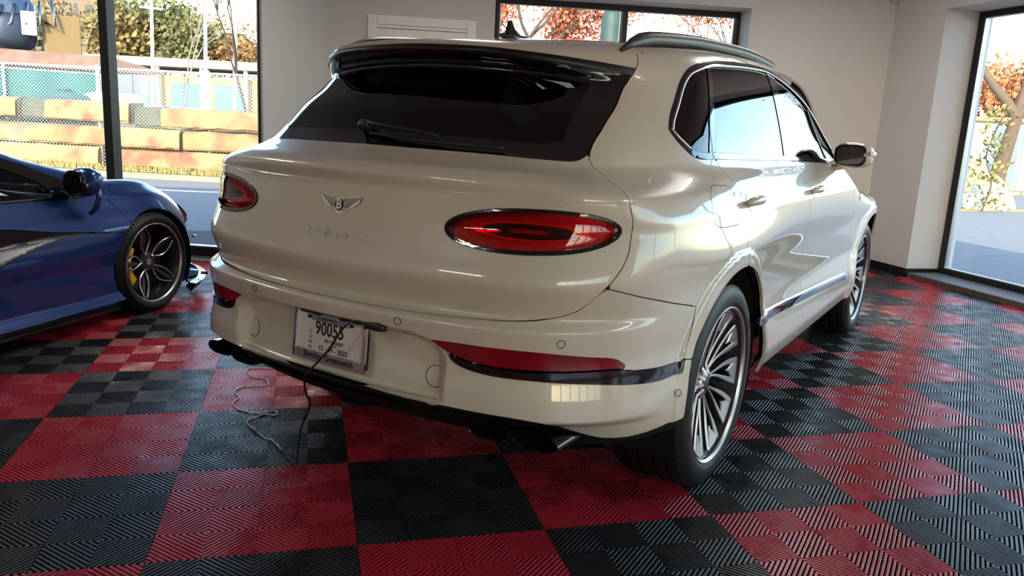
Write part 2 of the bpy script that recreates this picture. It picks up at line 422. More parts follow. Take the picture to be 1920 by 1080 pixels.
BMp=[(-1,.40),(-1,.749)]+[p[:2] for p in cr([(-.5,.749,1)]+sz([(-1.07,.02,.749,1),(-1.05,.31,.750),(-.99,.55,.755),(-.91,.70,.765),(-.86,.79,.794),(-.82,.85,.854),(-.80,.86,.862,1)]),closed=False)]+[p[:2] for p in BMg]+[(Sx(-.36),.585),(Sx(-.30),.30),(-1,.30)]
La,Lb=Sx(-.985,.412),Sx(-.755,.868);LAMP=[((La+Lb)/2+(Lb-La)/2*math.copysign(abs(math.cos(t))**.93,math.cos(t)),1.0115+.0625*math.copysign(abs(math.sin(t))**.95,math.sin(t))+.045*((Lb-La)/2*math.cos(t))) for t in [2*PI*i/72 for i in range(72)]]
LCX=sum(p[0] for p in LAMP)/len(LAMP);LCZ=sum(p[1] for p in LAMP)/len(LAMP)
FOGR=cr(sz([(-1.05,.41,.680,1),(-1.03,.53,.683),(-.94,.71,.679),(-.83,.82,.664),(-.75,.87,.650),(-.70,.88,.614,1),(-.767,.878,.622),(-.942,.712,.622),(-1.005,.571,.627),(-1.026,.49,.643)]))
FOGB=cr(sz([(-1.035,.46,.660,1),(-1.02,.49,.619),(-1.0,.57,.599),(-.93,.71,.592),(-.82,.82,.583),(-.56,.91,.556),(-.45,.94,.558,1),(-.44,.95,.594,1),(-.56,.92,.598),(-.70,.88,.611),(-.767,.878,.619),(-.942,.712,.619),(-1.005,.571,.624),(-1.026,.49,.640)]))
GLb=cr(sz([(-.875,.01,.0+1.219),(-.82,.41,1.214),(-.73,.63,1.206),(-.685,.675,1.210),(-.63,.69,1.242),(-.545,.67,1.312)]),closed=False)
DLO=cr(sz([(-.29,.78,1.319),(-.22,.76,1.407),(-.15,.76,1.486),(-.08,.76,1.529)])+[(Sx(.09),1.566),(Sx(.22),1.581),(Sx(.69),1.611),(Sx(1.02),1.612),(Sx(1.51),1.526),(Sx(1.85),1.417),(Sx(2.10),1.290),(Sx(2.21),1.178,1),(Sx(1.25),1.200),(Sx(.37),1.214),(Sx(-.01),1.219)]+sz([(-.17,.85,1.225),(-.25,.82,1.265),(-.285,.795,1.300)]))
RD=cr([(Sx(-.01),1.26,1),(Sx(-.01),1.221,1),(Sx(.05),1.161),(Sx(.09),1.138),(Sx(.085),1.05),(Sx(.06),.95),(Sx(.045),.85,1),(Sx(.06),.6,1),(Sx(.3),.33,1),(Sx(1.19),.33,1),(Sx(1.18),.56),(Sx(1.15),.96),(Sx(1.12),1.10),(Sx(1.10),1.27,1)])
FD=cr([(Sx(1.10),1.27,1),(Sx(1.12),1.10),(Sx(1.15),.96),(Sx(1.18),.56),(Sx(1.19),.33,1),(Sx(2.37),.33,1),(Sx(2.39),.50),(Sx(2.40),.70),(Sx(2.36),.92),(Sx(2.25),1.06),(Sx(2.16),1.15,1),(Sx(2.16),1.27,1)])
FUEL=cr(sz([(-.18,.91,1.131)])+[(Sx(-.08),1.133),(Sx(.0),1.125),(Sx(.02),1.081),(Sx(.03),1.03),(Sx(.01),1.003),(Sx(-.09),.999),(Sx(-.21),1.004)]+sz([(-.262,.965,1.03),(-.235,.94,1.09)]))
car=thing('luxury_suv','cream white luxury SUV seen from behind, parked in the middle of the tiled showroom','car')
def reg(g):
    r=Grid();S,Z=g.S,g.Z
    r.tg=sdf(TGp,S,Z);r.bm=sdf(BMp,S,Z);r.lamp=sdf(LAMP,S,Z);r.fr=sdf(FOGR,S,Z);r.fb=sdf(FOGB,S,Z);r.dlo=sdf(DLO,S,Z)
    r.low=below(LOW,S,Z);r.arch=.450-g.ar;r.fuel=sdf(FUEL,S,Z);r.rd=sdf(RD,S,Z);r.fd=sdf(FD,S,Z)
    r.lip=Z-(1.549-.10*g.P[:,1]**2);L=np.array(GLb);r.gb=np.where(S<L[-1,0],np.interp(S,L[:,0],L[:,1])-Z,-1.)
    r.gb=np.maximum(r.gb*np.where(S<.85,1,.8),-1);return r
R=reg(gr);Q=reg(gs);mx=lambda *a:np.maximum.reduce([np.broadcast_to(x,a[0].shape) for x in a])
h=GAP/2
# tailgate
def sig(g,s): return np.where(s*g.P[:,1]>0,-1.,1.)
tailgate=panel('tailgate',car,CREAM,gr,mx(R.tg+h,-R.gb+.001,-(R.lamp)+.001,gr.c))
panel('rear_window_glass',tailgate,GLASSQ,gr,mx(R.tg+.012,R.gb+.004,R.lip+.024,gr.Z*0+(gr.Z-1.535)),off=-.004,depth=.004)
fritphi=mx(R.tg+h,R.gb+.001,R.lip+.0235)
panel('rear_window_border',tailgate,GBLK,gr,mx(fritphi,-mx(R.tg+.085,R.gb+.045,R.lip+.070)),off=-.0025,depth=.01)
spg=gtr.P[:,0]-(-.22-.14*gtr.P[:,1]**2)
spl=panel('roof_spoiler',car,CREAM,gtr,mx(gtr.c,spg+h),depth=.02)
for s in (-1,1): panel('spoiler_side',spl,CREAM,gr,mx(R.tg+h,-R.lip,gr.c,.001+sig(gr,s)),keep=.6)
panel('spoiler_lip',spl,mat('lip_black',(.005,.005,.006),.38),gr,mx(R.tg+h,R.lip-.0005,-R.lip-.024),off=.0015,depth=.03)
# bumper with its reflectors cut out
inrec=np.hypot(np.clip(np.abs(gr.P[:,1])-.30,0,None)/.16,np.clip(gr.Z-.62,0,None)/.075)
bumper=panel('rear_bumper',car,CREAM,gr,mx(R.bm+h,-R.low,R.arch,-np.minimum(R.fr,R.fb)+.0005))
for s in (-1,1):
    r_=panel('bumper_reflector',car,REFL,gr,mx(R.fr+.001,sig(gr,s)),off=-.001,depth=.01)
    panel('reflector_trim',r_,GBLK,gr,mx(R.fb+.001,-R.fr-.001,sig(gr,s)),off=.001,depth=.01)
VAL=mx(R.low+.001,-(gr.Z-np.interp(gr.S,[0,.65,1.0,1.25,1.4],[.365,.362,.360,.365,.40])),R.arch)
panel('rear_diffuser',car,mat('diffuser_black',(.008,.008,.008),.6,spec=.25),gr,VAL,off=-.008,depth=.03)
# tail lamps, with a clear dome over a light guide ring and a dark middle
for s in (-1,1):
    Sl=np.arange(.36,1.12,.006)*s;Zq=np.arange(.93,1.095,.004)
    g=shell(Fb,XR,XF,np.sort(Sl),Zq);l=sdf(LAMP,g.S,g.Z)
    lamp=panel('tail_lamp',car,GBLK,g,mx(l,-l-.0095),off=.006-.10*np.clip(l+.009,0,.009),depth=.03,custom=False)
    inn=mx(l+.006)
    e=np.hypot((g.S-LCX-.0)/.150,(g.Z-LCZ+.10*(LCX-g.S)*0+.000-.07*(g.S-LCX)*0)/.0235)
    panel('lamp_reflector',lamp,REDIN,g,inn,off=-.012+.010*np.clip(1-e,-.8,.6),depth=.005,custom=False)
    panel('light_guide',lamp,REDHOT,g,mx((np.abs(e-1.0)-.10)*.03),off=-.002,depth=.010,custom=False)
    panel('lamp_center',lamp,GBLK,g,mx((e-.85)*.03),off=-.006,depth=.004,custom=False)
    panel('lens',lamp,LENS,g,mx(l+.0088),off=.003+.012*(1-np.exp(np.minimum(l+.01,0)/.022)),depth=.004,custom=False)
# sides
for s,mir in ((-1,True),(1,False)):
    qc=gs.c
    side=mx(Q.dlo*-1+.001,-Q.tg+h,-Q.bm+h,-Q.rd+h,-Q.fd+h,Q.arch,qc,gs.P[:,0]-2.16,.33-gs.Z)
    if s<0: side=mx(side,-Q.fuel+h*.7)
    panel('quarter_panel',car,CREAM,gs,mx(side,gs.P[:,0]-.25-3*np.clip(gs.Z-1.2,0,9)),mirror=mir)
    if s<0: panel('fuel_flap',car,CREAM,gs,Q.fuel+h*.7,mirror=mir)
    rd=panel('rear_door',car,CREAM,gs,mx(Q.rd+h,Q.arch,-Q.dlo+.001),mirror=mir)
    fd=panel('front_door',car,CREAM,gs,mx(Q.fd+h,Q.arch,-Q.dlo+.001),mirror=mir)
    panel('front_fender',car,CREAM,gs,mx(2.10-gs.P[:,0],-Q.fd+h,-Q.dlo+.001,Q.arch,qc,gs.Z-1.22,.33-gs.Z),mirror=mir)
    # window band
    d=Q.dlo;X=gs.P[:,0];Z=gs.Z
    def bar(x0,z0,x1,z1,w): # signed distance to a slanted post
        t=(Z-z0)/(z1-z0);return (np.abs(X-(x0+(x1-x0)*t))-w)
    b1=bar(-.035,1.23,.115,1.56,.022);b2=bar(1.03,1.21,1.005,1.60,.055);b3=bar(1.93,1.18,1.62,1.48,.014)
    topr=np.where(Z>1.245,1.,-1.)
    fd_=d+.019
    panel('window_surround',car,GBLK,gs,mx(d,-mx(d+.022)),off=.001,depth=.012,mirror=mir)
    ip=inset(DLO,.019);ii=[i for i in range(len(ip)) if not(ip[i][1]<1.25 and True)]
    k0=[i for i in range(len(ip)) if ip[i][1]<1.25];st_=max(k0)+1 if max(k0)<len(ip)-1 else [i for i in range(len(ip)) if ip[i][1]>=1.25][0]
    seq=[(st_+i)%len(ip) for i in range(len(ip))];seq=[i for i in seq if ip[i][1]>=1.25]
    b=MB();b.tube(surf(Fb,XR,XF,[ip[i][0] for i in seq],[ip[i][1] for i in seq],-1 if mir else 1,off=.002),.0048,6);b.build('window_trim',CHR,car,smooth=True)
    panel('belt_trim',car,GBLK,gs,mx(np.abs(d+.008)-.006,Z-1.232),off=.006,depth=.008,mirror=mir)
    for nm,bb in (('quarter_post',b1),('door_post',b2)):
        panel(nm,car,GBLK,gs,mx(bb,d+.02),off=-.001,depth=.012,mirror=mir)
    inner=d+.024
    panel('quarter_glass',car,GLASSQ,gs,mx(inner,-b1,X-(-.035+(Z-1.23)*.45)),off=-.004,depth=.004,mirror=mir)
    panel('rear_door_glass',car,GLASS,gs,mx(inner,-b1,-b2,(-.035+(Z-1.23)*.45)-X,X-1.02),off=-.004,depth=.004,mirror=mir)
    panel('front_door_glass',car,GLASS,gs,mx(inner,-b2,1.02-X,-b3),off=-.004,depth=.004,mirror=mir)
    panel('quarter_seal',car,MBLK,gs,mx(b3,inner),off=0,depth=.012,mirror=mir)
    # chrome line and black blade along the sill
    gl=shell(Fb,XR,XF,np.arange(Sx(.30),Sx(2.30),.02),np.arange(.47,.62,.003));LX,LZ=gl.P[:,0],gl.Z;zc=.576-.040*(LX-.36)
    bl=panel('sill_blade',car,GBLK,gl,mx(np.abs(LZ-zc)-.014,.33-LX,LX-2.27),off=.007,depth=.012,mirror=mir)
    panel('sill_chrome',bl,CHR,gl,mx(np.abs(LZ-zc-.017)-.0055,.33-LX,LX-2.27),off=.009,depth=.012,mirror=mir)
    ve=mx(np.abs(X-2.62-(Z-.99)*.2)-.115,np.abs(Z-.985)-.028)
    vt=panel('fender_vent',car,CHR,gs,ve,off=.004,depth=.008,mirror=mir)
    for zz in (.972,.998): panel('vent_slot',vt,GBLK,gs,mx(np.abs(X-2.63-(Z-.99)*.2)-.10,np.abs(Z-zz)-.008),off=.0055,depth=.004,mirror=mir)
# front end and top
frontm=np.where(gt.P[:,0]>0,1,1)
panel('roof',car,CREAM,gt,mx(gt.c,(-.22-.14*gt.P[:,1]**2)-gt.P[:,0]+h,gt.P[:,0]-(1.70-.10*gt.P[:,1]**2)),depth=.012)
ws=mx(gt.c+.004,(1.70-.10*gt.P[:,1]**2)-gt.P[:,0]+.004,gt.P[:,0]-(2.46-.28*gt.P[:,1]**2))
panel('windshield',car,GLASSF,gt,mx(ws,np.abs(gt.P[:,1])-.62),off=-.003,depth=.004)
for s in (-1,1): panel('pillar_skin',car,CREAM,gt,mx(gt.c,(1.70-.10*gt.P[:,1]**2)-gt.P[:,0],gt.P[:,0]-(2.46-.28*gt.P[:,1]**2),.62-s*gt.P[:,1]),depth=.012)
panel('hood',car,CREAM,gt,mx(gt.c,(2.46-.28*gt.P[:,1]**2)-gt.P[:,0]+h),depth=.012)
# front mask
Sf=np.arange(S1+.2,S1+.95*PI/2+.001,.02);
for s,mir in ((-1,True),(1,False)):
    pass
# dark inner body so that gaps and arches read as depth
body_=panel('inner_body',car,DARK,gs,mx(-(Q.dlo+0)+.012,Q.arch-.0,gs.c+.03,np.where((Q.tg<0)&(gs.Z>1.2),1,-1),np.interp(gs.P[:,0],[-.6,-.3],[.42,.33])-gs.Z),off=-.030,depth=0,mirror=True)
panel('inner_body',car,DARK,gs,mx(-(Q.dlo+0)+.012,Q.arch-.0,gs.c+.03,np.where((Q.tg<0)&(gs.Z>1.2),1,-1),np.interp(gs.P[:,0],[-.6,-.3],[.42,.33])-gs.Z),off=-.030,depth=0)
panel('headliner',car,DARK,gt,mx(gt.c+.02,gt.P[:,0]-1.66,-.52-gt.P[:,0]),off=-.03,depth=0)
b=MB();b.box(-.50,3.7,-.80,.80,.315,.33);b.box(-.80,-.55,-.62,.62,.40,1.06);b.box(-.62,.1,-.60,.60,.34,.52)
b.build('underbody',DARK,car)
for cx in (0,WB):
    for s in (-1,1):
        b=MB();b.lathe([(.452,.955*s),(.448,.60*s),(.05,.60*s)],40,'y',(cx,0,.398),a0=-.35,a1=PI+.35);b.build('wheel_liner',DARK,car,smooth=True,auto=40)
# interior
def seat(x,y,w,nm='seat'):
    b=MB();b.add(*rbox(x,y,.72,.52,w,.18));
    for v,f in (rbox(0,0,0,.14,w,.66),): 
        Mx=Matrix.Translation((x-.30,y,1.03))@Matrix.Rotation(-.28,4,'Y');b.add([tuple(Mx@Vector(q)) for q in v],f)
    o=b.build(nm,LEA,car,smooth=True)
    Mx=Matrix.Translation((x-.42,y,1.43))@Matrix.Rotation(-.2,4,'Y');b=MB();v,f=rbox(0,0,0,.10,.27,.17);b.add([tuple(Mx@Vector(q)) for q in v],f);b.build('headrest',LEA,o,smooth=True)
for y in (-.37,.37): seat(1.45,y,.50);seat(.62,y,.50)
b=MB();v,f=rbox(2.05,0,1.02,.5,1.45,.26);b.add(v,f);b.build('dashboard',LEA,car,smooth=True)
b=MB();b.lathe([(.178,0),(.186,.012),(.178,.024),(.17,.012),(.178,0)],32,'x',(0,0,0));Mx=Matrix.Translation((1.72,.37,1.05))@Matrix.Rotation(.4,4,'Y')
b.v=[tuple(Mx@Vector(v)) for v in b.v];b.build('steering_wheel',LEA,car,smooth=True)
def at(x,y,z,side='r'): # nearest surface point and normal, searching along x (rear) or y (side)
    if side=='r':
        lo,hi=-.2,-1.6
        for _ in range(40):
            m_=(lo+hi)/2
            if Fb(np.array([m_,y,z]))<0: lo=m_
            else: hi=m_
        p=np.array([lo,y,z])
    elif side=='t':
        lo,hi=1.2,2.2
        for _ in range(40):
            m_=(lo+hi)/2
            if Fb(np.array([x,y,m_]))<0: lo=m_
            else: hi=m_
        p=np.array([x,y,lo])
    else:
        sg=-1 if y<0 else 1;lo,hi=.2,1.4
        for _ in range(40):
            m_=(lo+hi)/2
            if Fb(np.array([x,m_*sg,z]))<0: lo=m_
            else: hi=m_
        p=np.array([x,lo*sg,z])
    n=gradF(Fb,p[None])[0];return Vector(p),Vector(n)
def frame(p,n,off=0.): # local X = to the viewer's right, Y up, Z outwards
    n=n.normalized();r=Vector((0,0,1)).cross(n).normalized();u=n.cross(r)
    M_=Matrix((r,u,n)).transposed().to_4x4();M_.translation=p+n*off;return M_
# parking sensors and tow covers: thin rings pressed into the skin
RING=mat('seam_dark',(.03,.027,.024),.6)
def ring(name,x,y,z,side,r,w=.0012):
    p,n=at(x,y,z,side);M_=frame(p,n);b=MB();k=36
    pts=[M_@Vector((r*math.cos(2*PI*i/k),r*math.sin(2*PI*i/k),.0004)) for i in range(k+1)];b.tube(pts,w,5);b.build(name,RING,car,smooth=True)
    return M_
for s in (-1,1):
    for (x,y,z,sd_) in ((0,.316,.721,'r'),(0,.775,.706,'r'),(-.49,.95,.499,'s')):
        ring('parking_sensor',x,y*s,z,sd_,.0115)
    ring('tow_cover',0,.408*s,.554,'r',.033)
# winged badge and letters
p,n=at(0,-.018,1.035);M_=frame(p,n,.001)
badge=thing_=link('badge',None,car)
def sweep(poly,z,name,mt,par,zz=0,mir=False,Mx=None):
    b=MB();k=len(poly);q=[((-x if mir else x),y) for x,y in poly]
    if mir:q=q[::-1]
    V=[(Mx or M_)@Vector((x,y,zz)) for x,y in q]+[(Mx or M_)@Vector((x*.96,y*.97,zz+z)) for x,y in q]
    F_=[tuple(range(k,2*k))]+[(i,(i+1)%k,k+(i+1)%k,k+i) for i in range(k)];b.add(V,F_);return b.build(name,mt,par)
FCH=mat('feather_shadow',(.10,.10,.10),.25,metal=1);WCH=mat('badge_chrome',(.95,.94,.92),.15,metal=1)
for mir in (False,True):
    wing=[(.012,.012),(.030,.020),(.060,.024),(.088,.026),(.091,.023),(.082,.010),(.066,-.004),(.048,-.012),(.030,-.014),(.014,-.010)][::-1]
    wg=sweep(wing,.003,'wing',WCH,badge,0,mir)
    for i in range(7):
        y0=.020-.0045*i;x1=.086-.0075*i;fe=[(.014,y0-.006),(x1,y0+.004-.0006*i),(x1+.001,y0+.0022-.0006*i),(.014,y0-.0078)][::-1]
        sweep(fe,.002,'feather_shade',FCH,wg,.003,mir)  # dark strips put the shade between feathers into the colour
tail=[(-.022,-.014),(.022,-.014),(.018,-.026),(.008,-.034),(-.008,-.034),(-.018,-.026)];sweep(tail[::-1],.003,'tail_feathers',WCH,badge)
circ=lambda r,n=28:[(r*math.cos(2*PI*i/n),r*math.sin(2*PI*i/n)-.004) for i in range(n)]
sweep(circ(.0235),.005,'roundel_rim',WCH,badge);sweep(circ(.0195),.0012,'roundel',GBLK,badge,.005)
text('B',.042,WCH,badge,M_@Matrix.Translation((0,-.004,.0065)),'emblem_letter',.0012,bold=.0012)
lets='BENTLEY'
for i,ch in enumerate(lets):
    y=.082-.240*i/6;p,n=at(0,y,.940+.0*i);text(ch,.0255,mat('letter_chrome',(.92,.90,.85),.3,metal=1),car,frame(p,n,.001)@Matrix.Scale(1.25,4,(1,0,0)),'letter',.0022,bold=.0006)
# high brake light and wiper
b=MB();pts=[]
for i in range(25):
    y=.20-.40*i/24;p,n=at(0,y,1.535-.10*y*y);pts.append(p+n*.0005)
b.tube(pts,.0055,6);b.build('high_brake_light',mat('brake_red',(.05,.002,.003),.3),car,smooth=True)
def rw(y,z,off): p,n=at(0,y,z);return p+n*off
b=MB();b.add(*rbox(0,0,0,.05,.036,.04));Mw=frame(*at(0,.045,1.262)[:1],at(0,.045,1.262)[1],.02);b.v=[tuple(Mw@Vector(v)) for v in b.v]
wip=b.build('rear_wiper',MBLK,car,smooth=True)
b=MB();b.tube([rw(.045,1.27,.028),rw(.0,1.262,.032),rw(-.08,1.253,.034),rw(-.17,1.248,.030),rw(-.26,1.240,.022)],[.013,.014,.012,.010,.008],8,flat=.6);b.build('wiper_arm',MBLK,wip,smooth=True)
b=MB();b.tube([rw(.02-.49*i/14,1.246-.022*(i/14)-.004*math.sin(i/14*PI),.011) for i in range(15)],.0065,6);b.build('wiper_blade',MBLK,wip,smooth=True)
# shark fin aerial
p,n=at(-.03,0,1.6,'t')
b=MB();prof=[(-.060,0),(-.056,.035),(-.047,.066),(-.036,.072),(-.028,.055),(-.012,.034),(.03,.016),(.075,.004)]
k=len(prof)
vs=[(p.x+x,0.013*(1-(z/.1)**.7)+.0025,p.z+z-.003) for x,z in prof]+[(p.x+x,-0.013*(1-(z/.1)**.7)-.0025,p.z+z-.003) for x,z in prof]
b.add(vs,[tuple(range(k)),tuple(range(2*k-1,k-1,-1))]+[(i+1,i,k+i,k+i+1) for i in range(k-1)]+[(0,k-1,2*k-1,k)])
b.add(*rbox(p.x+.0,0,p.z+.004,.185,.055,.022));b.build('roof_aerial',GBLK,car)
# roof rails
for s in (-1,1):
    b=MB();pts=[];rs=[]
    for i in range(29):
        t=i/28;x=-.36+2.05*t;y=(.628-.03*t-.02*max(0,t-.7))*s;pp,nn=at(x,y,1.6,'t');up=.034*min(1,t/.10)**.7*min(1,(1-t)/.08)**.7
        pts.append(pp+nn*(up*.72));rs.append(.006+.013*min(1,t/.07)*min(1,(1-t)/.06))
    b.tube(pts,rs,10,flat=1.35);rl=b.build('roof_rail',mat('rail_black',(.03,.028,.026),.42),car,smooth=True)
    b=MB();b.tube([q+Vector((0,.012*s,-.010)) for q in pts[2:-1]],.0035,6);b.build('rail_chrome_line',DCHR,rl,smooth=True)
# door handles
for s in (-1,1):
    for hx in (.185,1.245):
        z0=1.062;p,n=at(hx,.96*s,z0,'s');M_=frame(p,n)
        b=MB()
        k=20;pts=[];bowl=[]
        for i in range(9):
            u=-.092+.184*i/8;pp,nn=at(hx+u,.96*s,z0,'s');pts.append(pp+nn*(.012+.018*math.sin(PI*i/8)**.5))
        b.tube(pts,[.009,.014,.016,.017,.017,.017,.016,.014,.009],10,flat=1.1)
        ho=b.build('door_handle',CREAM,car,smooth=True)
        b=MB();b.tube([q+Vector((0,.004*s,-.011)) for q in pts[1:-1]],.0035,6);b.build('handle_chrome',CHR,ho,smooth=True)
        mg=shell(Fb,XR,XF,np.arange(Sx(hx)-.09,Sx(hx)+.09,.006),np.arange(z0-.05,z0+.05,.006))
        e=(np.hypot((mg.P[:,0]-hx+.0)/.058,(mg.Z-z0)/.036)-1)*.03
        panel('handle_shade',ho,mat('recess_shade_cream',(.52,.465,.375),.35,coat=1),mg,e,off=.0012-.0*e,depth=0,mirror=s<0)  # flush ellipse in darker cream, handle bowl shade put into the colour
# mirrors
for s in (-1,1):
    cx,cy,cz=1.92,.995*s,1.236
    b=MB();v,f=rbox(0,0,0,.17,.205,.145,3.2)
    v=[(x*(1-.0*z),y,z*(1-.25*max(0,(y*s)/.1)*.5)) for x,y,z in v];v=[(cx+.05+x,cy+y,cz+z) for x,y,z in v];b.add(v,f)
    mo=b.build('door_mirror',CREAM,car,smooth=True)
    b=MB();v,f=rbox(0,0,0,.03,.168,.118,3.4);b.add([(cx-.034+x,cy-.004*s+y,cz+z) for x,y,z in v],f);b.build('mirror_rim',GBLK,mo,smooth=True)
    b=MB();k=28;pl=[]
    for i in range(k):
        a=2*PI*i/k;ff=lambda c_:math.copysign(abs(c_)**.55,c_);pl.append((cx-.0505,cy-.004*s+.070*ff(math.cos(a)),cz+.048*ff(math.sin(a))))
    b.add(pl+[(x+.004,y,z) for x,y,z in pl],[tuple(range(k)),tuple(range(2*k-1,k-1,-1))]+[(i,k+i,k+(i+1)%k,(i+1)%k) for i in range(k)]);b.build('mirror_glass',mat('mirror_surface',(.35,.36,.38),.02,metal=1),mo)
    b=MB();b.tube([(cx+.07,.87*s,1.165),(cx+.06,.92*s,1.165),(cx+.05,.965*s,1.185)],[.035,.030,.034],10,flat=.6);b.build('mirror_arm',CREAM,mo,smooth=True)
    b=MB();b.tube([(cx-.02,1.086*s,cz+.015),(cx+.05,1.100*s,cz+.01),(cx+.11,1.08*s,cz+.0)],[.006,.009,.006],8,flat=2);b.build('turn_signal',mat('clear_signal',(.75,.72,.68),.15,coat=1),mo,smooth=True)
# exhaust tips
for s in (-1,1):
    for k,y in enumerate((.555,.715)):
        b=MB();n_=30;rings=[]
        for xx,sc_ in ((-.925,1.),(-.932,.97),(-.930,.90),(-.80,.86),(-.72,.80)):
            rings.append([(xx+.05*max(0,abs(y+.0)-.6)*3+ .02*math.cos(2*PI*i/n_)*s*0,(y+.080*sc_*math.copysign(abs(math.cos(2*PI*i/n_))**.8,math.cos(2*PI*i/n_)))*s,.398+.027*sc_*math.copysign(abs(math.sin(2*PI*i/n_))**.8,math.sin(2*PI*i/n_))) for i in range(n_)])
        rings=[[(.0+(-.72) if 0 else x,yv,z) for x,yv,z in r_] for r_ in rings]
        out=[[(-.70,yv,z) for x,yv,z in rings[0]]]+rings
        vs=[v for r_ in out for v in r_];fs=[(a*n_+i,a*n_+(i+1)%n_,(a+1)*n_+(i+1)%n_,(a+1)*n_+i) for a in range(len(out)-1) for i in range(n_)]
        b.add(vs,fs);b.build('exhaust_tip',GBLK,car,smooth=True,auto=40)
# number plate on its bracket
Pc=Vector((-1.052,-.020,.606));pn=Vector((-1,0,.10)).normalized();M_=frame(Pc,pn)
def pbox(b,x0,x1,y0,y1,z0,z1): b.box(x0,x1,y0,y1,z0,z1,M=M_)
plate=link('number_plate',None,car);PW=mat('plate_paper',(.62,.55,.50),.5);INK=mat('plate_ink',(.01,.01,.012),.5)
b=MB();pbox(b,-.148,.148,-.076,.076,-.022,0);b.build('plate_backing',MBLK,plate)
b=MB();pbox(b,-.150,.150,-.074,.074,.0,.0015);b.build('paper_sheet',PW,plate)
b=MB()
for x0,x1,y0,y1 in ((-.159,-.146,-.082,.082),(.146,.159,-.082,.082),(-.146,.146,.072,.082)): pbox(b,x0,x1,y0,y1,-.002,.009)
fo_=b.build('plate_frame',CHR,plate,bevel=.003)
b=MB();pbox(b,-.159,.159,-.083,-.050,-.001,.008);b.build('frame_bottom_bar',ALUB,plate,bevel=.002)
b=MB();pbox(b,-.080,.085,.048,.074,.0015,.007);b.build('frame_top_tab',ALUB,plate,bevel=.002)
for nm,tx,sz_,x,y,z,bo in (('lettering','Greenwich, CT',.0200,.004,.0605,.0072,.0002),('lettering','90055',.062,-.004,.024,.002,.0011),('lettering','IN-TRANSIT',.0155,.020,-.012,.002,.0002),('lettering','EXPIRES',.0060,.022,-.0235,.002,0),('lettering','12 - 09 - 2023',.0225,.016,-.038,.002,.0003),('lettering','Bentley Greenwich',.0285,.004,-.0655,.0082,.0005)):
    text(tx,sz_,INK,plate,M_@Matrix.Translation((x,y,z))@Matrix.Scale(.82 if tx=='90055' else 1,4,(1,0,0)),nm,.0004,bold=bo)
for i,ch in enumerate('CONN'): text(ch,.0165,INK,plate,M_@Matrix.Translation((-.086,.010-.0175*i,.002)),'lettering',.0004)
for x in (-.092,.094):
    b=MB();pbox(b,x-.005,x+.005,.053,.063,.003,.011);b.build('plate_screw',DARK,plate,bevel=.002)
# plate lamps under the tailgate edge
for x in (-.07,.10):
    b=MB();pbox(b,x-.045,x+.045,.072,.092,.0,.03);b.build('plate_lamp',MBLK,plate,bevel=.006)
